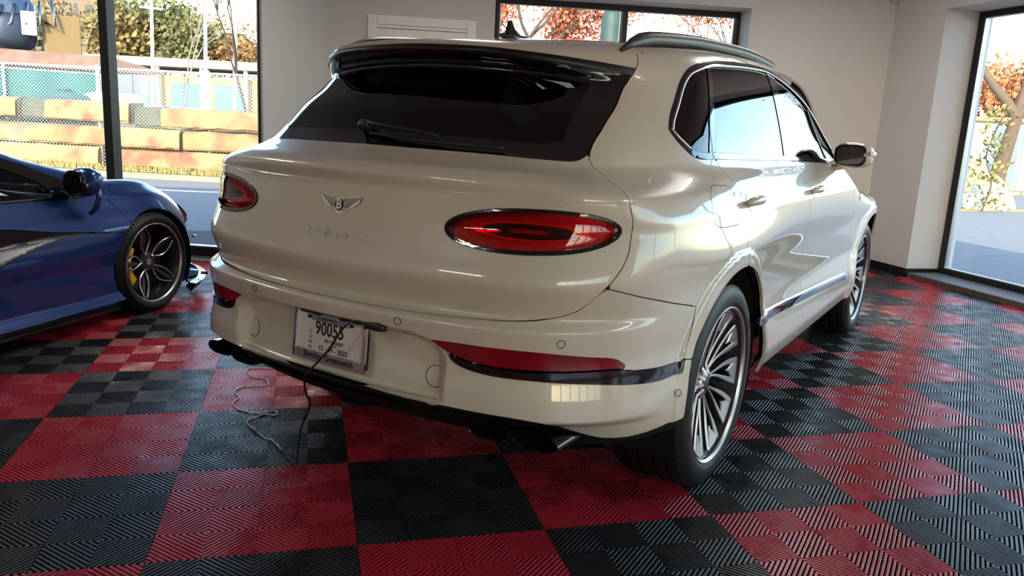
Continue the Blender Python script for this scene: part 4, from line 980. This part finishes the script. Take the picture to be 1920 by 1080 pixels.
fl=[(-.822,.481),(-.79,.56),(-.777,.591),(-.779,.636),(-.759,.717),(-.713,.826),(-.641,.837),(-.554,.834),(-.593,.80),(-.645,.94),(-.617,1.041),(-.549,1.09),(-.515,1.161),(-.443,1.194),(-.354,1.129),(-.297,1.209),(-.316,1.294),(-.234,1.396),(-.1,1.2)]
c2=thing('sensor_cable','pale grey cable looped loosely on the floor behind the exhaust','cord',(-.60,.95,0))
b=MB();b.tube(rel(sm3([(x,y,.0045) for x,y in fl]),(-.60,.95,0)),.0030,6);b.build('cable',mat('grey_cable',(.5,.5,.52),.4),c2,smooth=True)
for a,c_ in (((-.822,.481),(-.80,.535)),((-.765,.69),(-.745,.75)),((-.64,.838),(-.57,.835))):
    b=MB();b.tube(rel([(a[0],a[1],.007),(c_[0],c_[1],.007)],(-.60,.95,0)),.006,6);b.build('connector',mat('pale_connector',(.22,.22,.23),.4),c2,smooth=True)
# ---------------------------------------------------------------- outside
def out(b,name,mt,label=None,cat=None,group=None,kind=None,parent=None,smooth=False,bevel=0):
    o=b.build(name,mt,parent,smooth=smooth,bevel=bevel,loc=GL if parent is None else None,rz=-TH if parent is None else None)
    return setp(o,label,cat,group,kind)
rng=random.Random(7)
ASPH=mat('asphalt',(.15,.15,.155),.85,noise=(6,(.19,.185,.18),.3,.7,8),bump=(60,.4,.004))
GRND=mat('yard_ground',(.18,.16,.12),.9,noise=(1.5,(.25,.22,.17),.35,.65,6))
SWK=mat('sidewalk_concrete',(.34,.33,.31),.85,noise=(3,(.26,.255,.25),.3,.7,6))
GRS=mat('leafy_verge',(.20,.15,.05),.9,noise=(9,(.26,.13,.04),.4,.6,8),bump=(40,1,.03))
ZG=-.15
b=MB();b.box(-90,120,-60,140,ZG-.3,ZG-.05);o=out(b,'ground',GRND,kind='structure')
RA=math.radians(-18);RD_=Vector((math.cos(RA),math.sin(RA),0));RN=Vector((-math.sin(RA),math.cos(RA),0))
# street passes in front of the left window (curb 14.3 m away) and swings round beyond the right window
def strip(name,mt,c0,c1,z,th=.05,kind='structure',parent=None):
    b=MB();n=len(c0);vs=[(x,y,z) for x,y in c0]+[(x,y,z) for x,y in c1]+[(x,y,z-th) for x,y in c0]+[(x,y,z-th) for x,y in c1]
    fs=[(i,n+i,n+i+1,i+1) for i in range(n-1)]+[(2*n+i,2*n+i+1,3*n+i+1,3*n+i) for i in range(n-1)]+[(i,i+1,2*n+i+1,2*n+i) for i in range(n-1)]+[(n+i+1,n+i,3*n+i,3*n+i+1) for i in range(n-1)]
    fs=[f[::-1] for f in fs]
    return out(b.add(vs,fs),name,mt,kind=kind,parent=parent)
far=[(-22,20.9),(-6,15.7),(-3.3,14.75),(-1.3,14.15),(2,14.3),(8,16.2),(14,18.0),(20,18.8),(40,18.9),(70,18)]
def offc(c,d):
    o=[]
    for i,(x,y) in enumerate(c):
        a=c[max(i-1,0)];e=c[min(i+1,len(c)-1)];t=Vector((e[0]-a[0],e[1]-a[1])).normalized();o.append((x+t.y*d,y-t.x*d))
    return o
near=[(-22,8),(-6,6.2),(0,6.0),(6,6.4),(9,6.0),(9.5,0),(9.5,-20),(9.5,-50)]
strip('road',ASPH,far,[(x,-60) if 1 else 0 for x,y in far],ZG,kind='structure')
strip('curb',mat('curb_concrete',(.30,.25,.15),.9,noise=(5,(.22,.19,.13),.3,.7)),offc(far,-.22),far,ZG+.10,.2)
strip('verge',GRS,offc(far,-1.5),offc(far,-.22),ZG+.09,.2)
yl=mat('yellow_line_paint',(.55,.33,.03),.7);wl=mat('white_line_paint',(.75,.75,.72),.7)
far_l=[p for p in far if p[0]<=9]
fr_=[p for p in far if p[0]>=8];fl_=[p for p in far if p[0]<=8]
for d0,d1 in ((5.3,5.42),(5.56,5.68)): strip('yellow_line',yl,offc(far,d0)[5:],offc(far,d1)[5:],ZG+.008,.006)
strip('edge_line',wl,offc(far,2.05)[:6],offc(far,2.17)[:6],ZG+.008,.006)
# chain-link fence
FP=Vector((-1.3,14.75,0));
GALV=mat('galvanised_wire',(.55,.56,.55),.45,metal=.4)
def fence(P0,P1,h,name,label,post_step=2.4,pitch=.075,mesh=True,top=True,wr=.0045):
    P0=Vector((*P0,ZG+.03));P1=Vector((*P1,ZG+.03));L=(P1-P0).length;t=(P1-P0).normalized()
    root=setp(link(name,None,None,gw(P0.x,P0.y,P0.z),-TH),label,'fence')
    Mf=Matrix.Rotation(math.atan2(t.y,t.x),4,'Z')
    n=int(L/post_step)+1
    for i in range(n+1):
        x=min(i*post_step,L);b=MB();b.tube([Mf@Vector((x,.03,0)),Mf@Vector((x,.03,h+.06))],.035,8);b.build('post',GALV,root,smooth=True)
    b=MB();b.tube([Mf@Vector((0,.02,h)),Mf@Vector((L,.02,h))],.022,8);b.build('top_rail',GALV,root,smooth=True)
    b=MB();k=int((L+h)/pitch)
    for i in range(k):
        for sgn in (1,-1):
            x0=i*pitch-(h if sgn>0 else 0);x1=x0+h
            za,zb=(0,h) if sgn>0 else (h,0)
            if sgn<0: x0=i*pitch-h;x1=x0+h
            if x0<0: za=za+(zb-za)*(-x0/h);x0=0
            if x1>L: zb=za+(zb-za)*((L-x0)/(x1-x0));x1=L
            if x1-x0<.05: continue
            b.tube([Mf@Vector((x0,0,za)),Mf@Vector((x1,0,zb))],wr,3,caps=False)
    setp(b.build('wire_mesh',GALV,root),kind='stuff')
    return root
fence((-8.5,17.35),(.8,14.55),2.17,'chain_link_fence','chain-link fence across the road seen through the tall left window')
fence((15,18.9),(27,19.6),2.3,'chain_link_fence','chain-link fence beyond the road seen through the right window')
# stacked concrete blocks behind the fence
BL=[];ORD=['leftmost','second from the left','third from the left','fourth from the left','fifth from the left','sixth from the left','seventh from the left']
CB=[mat('block_concrete_a',(.27,.19,.09),.9,noise=(2.2,(.18,.10,.055),.35,.65,7),bump=(14,.8,.03)),
    mat('block_concrete_b',(.29,.21,.10),.9,noise=(1.8,(.23,.09,.055),.45,.62,7),bump=(14,.8,.03)),
    mat('block_concrete_c',(.06,.075,.05),.9,noise=(2.2,(.11,.10,.055),.35,.65,7),bump=(14,.8,.03))]  # darker greenish tone for the short top-row blocks
def block(x0,x1,z0,z1,mi,dy,label,grp,dz=0.,rot=0.):
    d=Vector((math.cos(math.radians(-18)),math.sin(math.radians(-18)),0));n=Vector((-d.y,d.x,0))
    P=Vector((-1.3,15.05,0))+d*x0+n*(.35+dy)
    L=x1-x0;b=MB();nx=max(4,int(L/.22));prof=[(0,-.32),(.10,-.36),(.82,-.33),(.97,-.25),(1.0,-.1),(1.0,.3),(0,.34)]
    vs=[];h=z1-z0;k=len(prof)
    for i in range(nx+1):
        for (u,v) in prof: vs.append((i*L/nx+rng.uniform(-.01,.01)*(0<i<nx),v+rng.uniform(-.02,.02),z0+h*u+rng.uniform(-.014,.014)*(u>0)))
    fs=[(i*k+j,(i+1)*k+j,(i+1)*k+(j+1)%k,i*k+(j+1)%k) for i in range(nx) for j in range(k)]+[tuple(range(k))[::-1],tuple(nx*k+j for j in range(k))]
    b.add(vs,fs);w=gw(P.x,P.y,0);o=b.build('concrete_block',CB[mi],None,loc=w,rz=-TH+math.radians(-18)+rot)
    setp(o,label,'block',grp)
    BL.append((x0,o,label))
rows=[(-.35,-.02),(.0,.40),(.42,.84),(.87,1.30)]
spec=[(3,-7.0,-4.55,0,'top'),(3,-4.52,-3.95,2,'topd'),(3,-3.9,-2.05,1,'top'),(3,-2.0,-1.42,2,'topd'),(3,-1.38,2.2,0,'topr'),
      (2,-7.2,-2.62,0,'upm'),(2,-2.5,-.95,1,'upm'),(2,-.9,2.2,0,'upm'),(1,-7.0,-2.75,1,'lowm'),(1,-2.55,2.2,1,'lowm'),(0,-7.2,-2.9,0,'bot'),(0,-2.2,2.2,0,'bot')]
LB={'top':('long yellowish block, top row, near the mullion','top row concrete blocks'),'topd':('short dark greenish block in the top row','dark concrete blocks in the top row'),'topr':('longest pale concrete block at the right end of the top row',None),
 'upm':('weathered block, second row from the top of the stack','second row concrete blocks'),'lowm':('reddish stained block, third row of the stack','third row concrete blocks'),'bot':('low pale block at the foot of the stack','bottom row concrete blocks')}
def ordinal(items,word):
    for lab in {l for _,_,l in items}:
        q=sorted([t for t in items if t[2]==lab],key=lambda t:t[0])
        if len(q)>1:
            for i,t in enumerate(q): t[1]['label']=t[2]+', '+ORD[i]+(' of '+str(len(q)) if len(q)>2 else ' of the two')
for r_,x0,x1,mi,k in spec:
    z0,z1=rows[r_];dz=(.06 if r_==3 and x0<-2 else 0);block(x0,x1,z0+dz,z1+dz,mi,rng.uniform(-.06,.06) if k!='topd' else .12,LB[k][0],LB[k][1],rot=rng.uniform(-.006,.006))
ordinal(BL,'')
# left-hand yard : teal screens, tanks, trailers, sheds
TEAL=mat('teal_screen_cloth',(.012,.12,.11),.8,bump=(20,.5,.02));WHT=mat('white_gelcoat',(.5,.5,.48),.4);GREYM=mat('grey_panel',(.25,.26,.26),.6)
def az_pt(az,dist): a=math.radians(az);return (.4636+dist*math.cos(a),-2.842+dist*math.sin(a))
def obj_at(name,label,cat,az,dist,z=0.,rot=None):
    x,y=az_pt(az,dist);return setp(link(name,None,None,gw(x,y,ZG+z),-TH+math.radians((az-90) if rot is None else rot)),label,cat)
# local x: to the viewer's right (tangent), y away
t=obj_at('fabric_screen','dark teal fabric screen panel behind the fence at far left','screen',107.0,22.0)
b=MB();n=24
vs=[(-2.3+3.9*i/n,.05*math.sin(i*1.1),z) for z in (0,2.15) for i in range(n+1)];b.add(vs,[(i,i+1,n+2+i,n+1+i) for i in range(n)]);
vs=[(x,y+.04,z) for x,y,z in vs];b.add(vs,[(n+1+i,n+2+i,i+1,i) for i in range(n)]);b.build('cloth',TEAL,t,smooth=True)
for x in (-2.3,-.4,1.55):
    b=MB();b.tube([(x,-.03,0),(x,-.03,2.25)],.03,8);b.build('post',GALV,t,smooth=True)
t=obj_at('storage_tank','rounded dark teal storage tank in front of the white trailer','tank',104.9,21.9)
b=MB();b.lathe([(0,0),(.62,0),(.64,.5),(.62,1.45),(.5,1.62),(.2,1.70),(0,1.71)],28,'z');b.build('tank_shell',mat('teal_tank',(.015,.09,.09),.5),t,smooth=True,auto=50)
b=MB();b.lathe([(0,1.70),(.14,1.70),(.14,1.76),(0,1.76)],16,'z');b.build('tank_lid',MBLK,t)
def trailer(az,dist,L,h,label,z0=.25,mt=WHT):
    t=obj_at('boat_trailer',label,'boat',az,dist);b=MB();n=16;vs=[];k=7
    for i in range(n+1):
        u=i/n;x=-L/2+L*u;w=1.0*min(1,(1-abs(2*u-1)**4));w=max(w,.06);ht=h*(1+.12*u)
        for a in (-1,-.8,-.35,0,.35,.8,1): vs.append((x,a*w,z0+ht*(.0 if a==0 else abs(a)**1.6)*(.92)+.0))
    fs=[(i*k+j,(i+1)*k+j,(i+1)*k+j+1,i*k+j+1) for i in range(n) for j in range(k-1)]+[(i*k+k-1,(i+1)*k+k-1,(i+1)*k,i*k) for i in range(n)]
    b.add(vs,fs);b.build('hull',mt,t,smooth=True,auto=50)
    b=MB();v,f=rbox(-L*.08,0,z0+h*1.05,L*.45,1.2,h*.5,5);b.add(v,f);b.build('cover',mt,t,smooth=True)
    b=MB();b.box(-L*.45,L*.45,-.6,-.5,.15,.27);b.box(-L*.45,L*.45,.5,.6,.15,.27);b.build('trailer_frame',GALV,t)
    for x in (-.3,.3):
        for s_ in (-1,1):
            b=MB();b.lathe([(0,-.09),(.26,-.09),(.28,0),(.26,.09),(0,.09)],20,'y',(x*1.2,.75*s_,.28));b.build('wheel',RUB,t,smooth=True,auto=40)
trailer(101.6,22.5,3.4,1.15,'white covered boat just left of the window mullion')
trailer(98.0,24,5.2,.95,'long white boat hull right of the window mullion')
trailer(94.6,22,3.6,.75,'low pale boat lying at right, near the window edge')
t=obj_at('shipping_container','white box trailer body standing behind the fence','trailer',104.2,26.5)
b=MB();b.box(-1.5,1.9,0,2.4,.4,2.55);b.build('box_body',WHT,t,bevel=.05)
b=MB();b.box(-1.45,1.85,-.02,0,2.42,2.52);b.build('roof_rim',GREYM,t)
for i in range(6):
    b=MB();b.box(-1.3+.55*i,-1.26+.55*i,-.025,0,.45,2.4);b.build('rib',GREYM,t)
# long low shed with an ochre wall and white roof edge
t=obj_at('long_shed','long low shed with white roof edge and ochre wall across the yard','building',98,40,0,rot=-18+4)
b=MB();b.box(-9,8,0,6,0,2.9);b.build('wall',mat('ochre_wall',(.34,.23,.08),.8,noise=(1,(.27,.2,.1),.3,.7)),t)
b=MB();b.box(-9.6,8.6,-.7,6.5,3.28,3.62);b.build('roof_edge',mat('white_fascia',(.82,.82,.80),.6),t)
for i in range(9):
    b=MB();b.box(-8.6+2*i,-7.2+2*i,-.03,.02,1.2,2.6);b.build('window',mat('teal_glazing',(.04,.14,.13),.3),t)
    b=MB();b.box(-9+2*i-.08,-9+2*i+.08,-.45,-.3,0,3.28);b.build('post',WHT,t)
t=obj_at('brick_building','distant brown building with a flat roof rising among the trees','building',104.6,82,0)
b=MB();b.box(-3.4,3.4,0,6,0,11);b.build('wall',mat('brown_brick',(.18,.12,.085),.9),t);b=MB();b.box(-3.8,3.8,-.4,6.4,11,11.6);b.build('roof',GREYM,t)
for i in range(4):
    b=MB();b.box(-2+1.2*i,-1.4+1.2*i,-.05,0,8.6,10);b.build('window',GBLK,t)
# machine with hoses on a brown deck, top left
t=obj_at('salvage_machine','dark blue machine with hoses on a rusty brown deck beyond the fence','machine',107.2,23,0)
NAVY=mat('navy_machine_paint',(.012,.03,.07),.45,coat=.4,noise=(5,(.03,.05,.09),.4,.6));RUST=mat('rusty_deck',(.17,.10,.08),.8,noise=(4,(.25,.16,.12),.3,.7))
b=MB();b.box(-3.2,2.0,-.7,1.2,2.25,2.60);b.add([(2.0,-.7,2.25),(3.2,-.3,2.27),(2.0,1.2,2.25),(2.0,-.7,2.60),(3.2,-.3,2.33),(2.0,1.2,2.60)],[(0,1,4,3),(3,4,5),(1,2,5,4),(0,2,1)]);b.build('deck',RUST,t)
for x in (-2.6,-.6,1.4):
    b=MB();b.tube([(x,.3,0),(x,.3,2.2)],.09,8);b.build('deck_leg',RUST,t)
b=MB();v,f=rbox(-.65,.2,3.25,2.2,1.3,1.35,5);b.add(v,f);b.build('machine_housing',NAVY,t,smooth=True)
b=MB();v,f=rbox(-.1,-.35,3.05,.8,.5,.8,3);b.add(v,f);b.build('engine_block',mat('dark_engine',(.02,.03,.05),.5,metal=.5),t,smooth=True)
b=MB()
for i in range(6): b.tube([(-.9+.3*i,-.45,2.8+.1*i),(-.7+.3*i,-.6,3.2),(-.5+.25*i,-.45,3.55+.05*i)],.035,6)
b.build('engine_pipes',DCHR,t,smooth=True)
b=MB();b.box(.55,1.35,-.4,.6,2.58,3.5);b.build('ochre_panel',mat('ochre_panel_paint',(.16,.10,.035),.6),t,bevel=.03)
b=MB();b.box(.1,.42,-.62,-.5,2.95,3.5);b.build('grey_gauge_box',GREYM,t,bevel=.02)
b=MB();v,f=rbox(-.25,.1,4.3,.75,.6,1.3,2.6);b.add(v,f);b.build('exhaust_stack',mat('pale_stack',(.13,.15,.14),.6),t,smooth=True)
for dx in (-.55,.25):
    b=MB();b.tube(sm3([(dx-.1,-.2,3.7),(dx-.25,-.3,4.1),(dx-.05,-.3,4.4),(dx+.1,-.2,4.9)]),.03,6);b.build('hose',MBLK,t,smooth=True)
# poles
for az,d,h_,lab in ((96.7,34,6.2,'thin pale utility pole left of the tall tree in the yard'),(94.9,30,4.6,'short white pole with a cap in the yard'),(99.9,38,6.0,'pale leaning pole beside the window mullion')):
    t=obj_at('utility_pole',lab,'pole',az,d);b=MB();b.tube([(0,0,0),(.12,0,h_)],[.09,.06],8);b.build('pole',WHT,t,smooth=True);b=MB();b.box(-.35,.55,-.04,.04,h_-.5,h_-.42);b.build('crossarm',WHT,t)
# trees
BARK=mat('bark',(.09,.065,.05),.9,bump=(30,.8,.02));BARKP=mat('pale_bark',(.26,.22,.17),.9)
def leafm(n,c,c2): 
    m=mat(n,c,.7,noise=(.9,c2,.35,.65,3));return m
LO=leafm('orange_leaves',(.44,.11,.03),(.48,.19,.07));LY=leafm('yellow_leaves',(.24,.16,.045),(.16,.12,.04));LR=leafm('coral_leaves',(.60,.16,.08),(.58,.14,.04));LG=leafm('olive_leaves',(.09,.10,.035),(.14,.125,.045));LOG=leafm('russet_leaves',(.21,.10,.035),(.23,.15,.05))
TR=[]
def tree(az,dist,h,crown_r,leafmat,nleaf,ls,label,group=None,bark=BARK,spread=.9,depth=4,trunk=.16,crown0=.35,seed=1,lean=0.,leafy=True,bothg=None):
    rn=random.Random(seed);t=obj_at('tree',label,'tree',az,dist)
    if group:t['group']=group
    TR.append((-az,t,label))
    b=MB();tips=[]
    def br(p,dv,L,r_,dp):
        pts=[p];q=p.copy();dd=dv.copy()
        for i in range(3):
            dd=(dd+Vector((rn.uniform(-.22,.22),rn.uniform(-.22,.22),rn.uniform(-.05,.15)))).normalized();q=q+dd*(L/3);pts.append(q.copy())
            if dp<=1: tips.append(q.copy())
        b.tube(pts,[r_,r_*.86,r_*.74,r_*.62],5 if dp<3 else 8,caps=False)
        if dp==0:return
        for k in range(rn.choice((2,3,3))):
            a=rn.uniform(0,2*PI);s_=rn.uniform(.45,1.)*spread;nd=(dd+Vector((math.cos(a)*s_,math.sin(a)*s_,rn.uniform(-.1,.35)))).normalized();br(pts[-1] if k else pts[-1],nd,L*rn.uniform(.62,.82),r_*.58,dp-1)
    br(Vector((0,0,0)),Vector((lean,0,1)).normalized(),h*crown0,trunk,depth)
    b.build('trunk',bark,t,smooth=True)
    if nleaf:
        m_=MB();vs=[];fs=[]
        for i in range(nleaf):
            if leafy: p=rn.choice(tips)+Vector((rn.gauss(0,crown_r*.16),rn.gauss(0,crown_r*.16),rn.gauss(0,crown_r*.13)))
            else:
                while 1:
                    p=Vector((rn.uniform(-1,1),rn.uniform(-1,1),rn.uniform(-1,1)))
                    if p.length<1: break
                p=Vector((p.x*crown_r,p.y*crown_r,h-crown_r*.8+p.z*crown_r*.8))
            u=Vector((rn.gauss(0,1),rn.gauss(0,1),rn.gauss(0,1))).normalized();w=u.orthogonal().normalized();q=u.cross(w);s_=ls*rn.uniform(.6,1.3)
            k=len(vs);vs+=[p-w*s_*.5,p+q*s_*.35,p+w*s_*.5,p-q*s_*.35];fs.append((k,k+1,k+2,k+3))
        m_.add(vs,fs);setp(m_.build('foliage',leafmat,t),kind='stuff')
    return t
tree(73.0,17.5,5.2,1.9,LR,9500,.095,'coral-leaved autumn tree seen through the upper back window, left pane',seed=3,depth=5,crown0=.36,trunk=.12)
tree(76.3,19,5.6,2.0,LR,8000,.095,'coral-leaved autumn tree at the left edge of the upper back window',seed=8,depth=5,crown0=.36,trunk=.12)
tree(61.9,20,5.0,1.5,LR,3200,.085,'small coral-leaved autumn tree seen through the upper back window, right pane',seed=5,depth=5,crown0=.34,trunk=.10)
t=obj_at('round_top_post','thick teal round-topped post between the back window panes','post',69.0,15.0)
b=MB();b.lathe([(.19,0),(.19,3.38),(.17,3.52),(.11,3.62),(0,3.65)],24,'z');b.build('post_body',mat('teal_post',(.022,.045,.040),.6,noise=(6,(.035,.06,.05),.3,.7)),t,smooth=True)
b=MB();b.lathe([(.205,.0),(.205,.3),(.19,.3)],24,'z');b.build('post_collar',GREYM,t,smooth=True)
# tree line beyond the yard on the left
specs=[(108.2,52,6.6,LY,BARK,11),(105.9,55,7.2,LOG,BARK,12),(103.4,50,6.3,LY,BARKP,13),(101.7,54,6.9,LY,BARK,14),(100.0,50,7.4,LG,BARK,15),(98.5,52,6.8,LY,BARKP,16),(97.2,50,5.9,LG,BARK,17),(95.9,54,6.4,LY,BARK,18),(94.5,50,5.6,LOG,BARK,19),(93.2,46,5.9,LOG,BARK,20),(107.0,47,5.6,LG,BARK,21),(91.9,48,6,LY,BARK,22)]
nm_={id(LY):'yellow-leaved',id(LOG):'russet-leaved',id(LG):'olive-green'}
for az,d,h_,lm,bk,sd_ in specs:
    tree(az,d*1.16,h_*1.13,3.4,lm,2900,.36,nm_[id(lm)]+' tree in the tree line behind the yard','yard tree line, '+nm_[id(lm)].split('-')[0]+' trees',bark=bk,seed=sd_,depth=4,crown0=.34,trunk=.14)
tree(93.6,27,6.6,1.2,LY,260,.10,'slender nearly bare tree at the right edge of the left window',bark=BARK,seed=31,depth=5,crown0=.40,trunk=.06,spread=.55)
tree(97.9,29,5.6,1.2,LY,90,.10,'thin bare sapling standing behind the long white boat',bark=BARKP,seed=33,depth=4,crown0=.40,trunk=.05,spread=.6)
tree(103.9,31,5.4,1.2,LY,60,.10,'pale bare branching tree beside the brown deck',bark=BARKP,seed=34,depth=4,crown0=.36,trunk=.06,spread=.8)
# right-hand view
tree(43.6,24,9.0,2.6,LOG,500,.12,'large bare forked tree seen through the right window',bark=mat('brown_bark',(.10,.065,.045),.9),seed=41,depth=6,crown0=.26,trunk=.24,spread=.85)
for az,d,h_,lm,sd_ in ((46.4,38,5.2,LO,51),(45.0,40,5.6,LOG,52),(43.3,37,4.8,LO,53),(41.8,36,5.0,LO,54),(47.6,42,4.6,LOG,55)):
    tree(az,d,h_,2.6,lm,2200,.22,('orange-leaved' if lm is LO else 'russet')+' bush-like tree far behind the right fence','right window background trees '+('orange' if lm is LO else 'russet'),seed=sd_,depth=4,crown0=.30,trunk=.12)
t=obj_at('shed','white shed with a small blue door behind the right fence','building',44.3,34,0)
b=MB();b.box(-3.6,3.0,0,3,0,2.5);b.build('wall',WHT,t);b=MB();b.box(-3.8,3.2,-.3,3.3,2.5,2.65);b.build('roof',mat('red_brown_roof',(.35,.16,.10),.8),t);b=MB();b.box(.0,1.0,-.05,0,.1,2.3);b.build('door',mat('blue_door',(.05,.14,.28),.5),t)
def heap(az,d,rx,h_,label,mt,seed,n=0):
    rn=random.Random(seed);t=obj_at('rubble_heap',label,'heap',az,d);b=MB();vs=[];fs=[];A,Bn=26,9
    ph=[rn.uniform(0,6) for _ in range(6)]
    for i in range(Bn+1):
        for j in range(A):
            a=2*PI*j/A;r_=math.cos(i/Bn*PI/2)*(1+.12*math.sin(3*a+ph[0])+.07*math.sin(7*a+ph[1]));vs.append((rx*r_*math.cos(a),rx*.7*r_*math.sin(a),h_*math.sin(i/Bn*PI/2)*(1+.15*math.sin(2*a+ph[2]))+rn.uniform(-.03,.03)))
    for i in range(Bn):
        for j in range(A): fs.append((i*A+j,i*A+(j+1)%A,(i+1)*A+(j+1)%A,(i+1)*A+j))
    b.add(vs,fs);b.build('heap_body',mt,t,smooth=True)
heap(46.0,23.5,1.25,1.35,'pale yellow heap of stone behind the right fence',mat('pale_stone',(.36,.30,.17),.9,bump=(6,.8,.05)),61)
heap(44.6,23.2,.9,.7,'low whitish rubble heap at the foot of the right fence',mat('white_rubble',(.38,.36,.30),.9,bump=(9,1,.05)),62)
# vine on the right fence
t=obj_at('vine','green-yellow vine climbing the right fence','plant',44.2,21.9);rn=random.Random(5);m_=MB();vs=[];fs=[]
for i in range(260):
    x=rn.gauss(0,.16)+.25*math.sin(rn.uniform(0,6));z=rn.uniform(.1,2.5);x*=(1.2-.3*z);p=Vector((x,rn.uniform(-.08,.08),z));u=Vector((rn.gauss(0,1),rn.gauss(0,1),rn.gauss(0,1))).normalized();w=u.orthogonal().normalized();q=u.cross(w);s_=.07;k=len(vs);vs+=[p-w*s_,p+q*s_*.7,p+w*s_,p-q*s_*.7];fs.append((k,k+1,k+2,k+3))
m_.add(vs,fs);setp(m_.build('leaves',leafm('vine_leaves',(.16,.17,.05),(.23,.19,.06)),t),kind='stuff')
b=MB();b.tube(sm3([(0,0,0),(.1,0,.7),(-.1,0,1.4),(.15,0,2.4)]),.02,5);b.build('stem',BARK,t,smooth=True)
ordinal(TR,'')
# weeds along the fence foot
m_=MB();rn=random.Random(9);vs=[];fs=[]
for i in range(2600):
    u=rn.uniform(-8,2.2);d=Vector((math.cos(math.radians(-18)),math.sin(math.radians(-18)),0));p=Vector((-1.3,14.62,ZG+.1))+d*u+Vector((rn.uniform(-.1,.1),rn.uniform(-.15,.25),0));hh=rn.uniform(.03,.16);w=rn.uniform(.01,.03);k=len(vs)
    vs+=[p+Vector((-w,0,0)),p+Vector((w,0,0)),p+Vector((rn.uniform(-.05,.05),0,hh))];fs.append((k,k+1,k+2))
m_.add(vs,fs);out(m_,'weeds',leafm('weed_green',(.17,.16,.05),(.25,.19,.06)),'straggly green and yellow weeds along the foot of the left fence','weeds',kind='stuff')
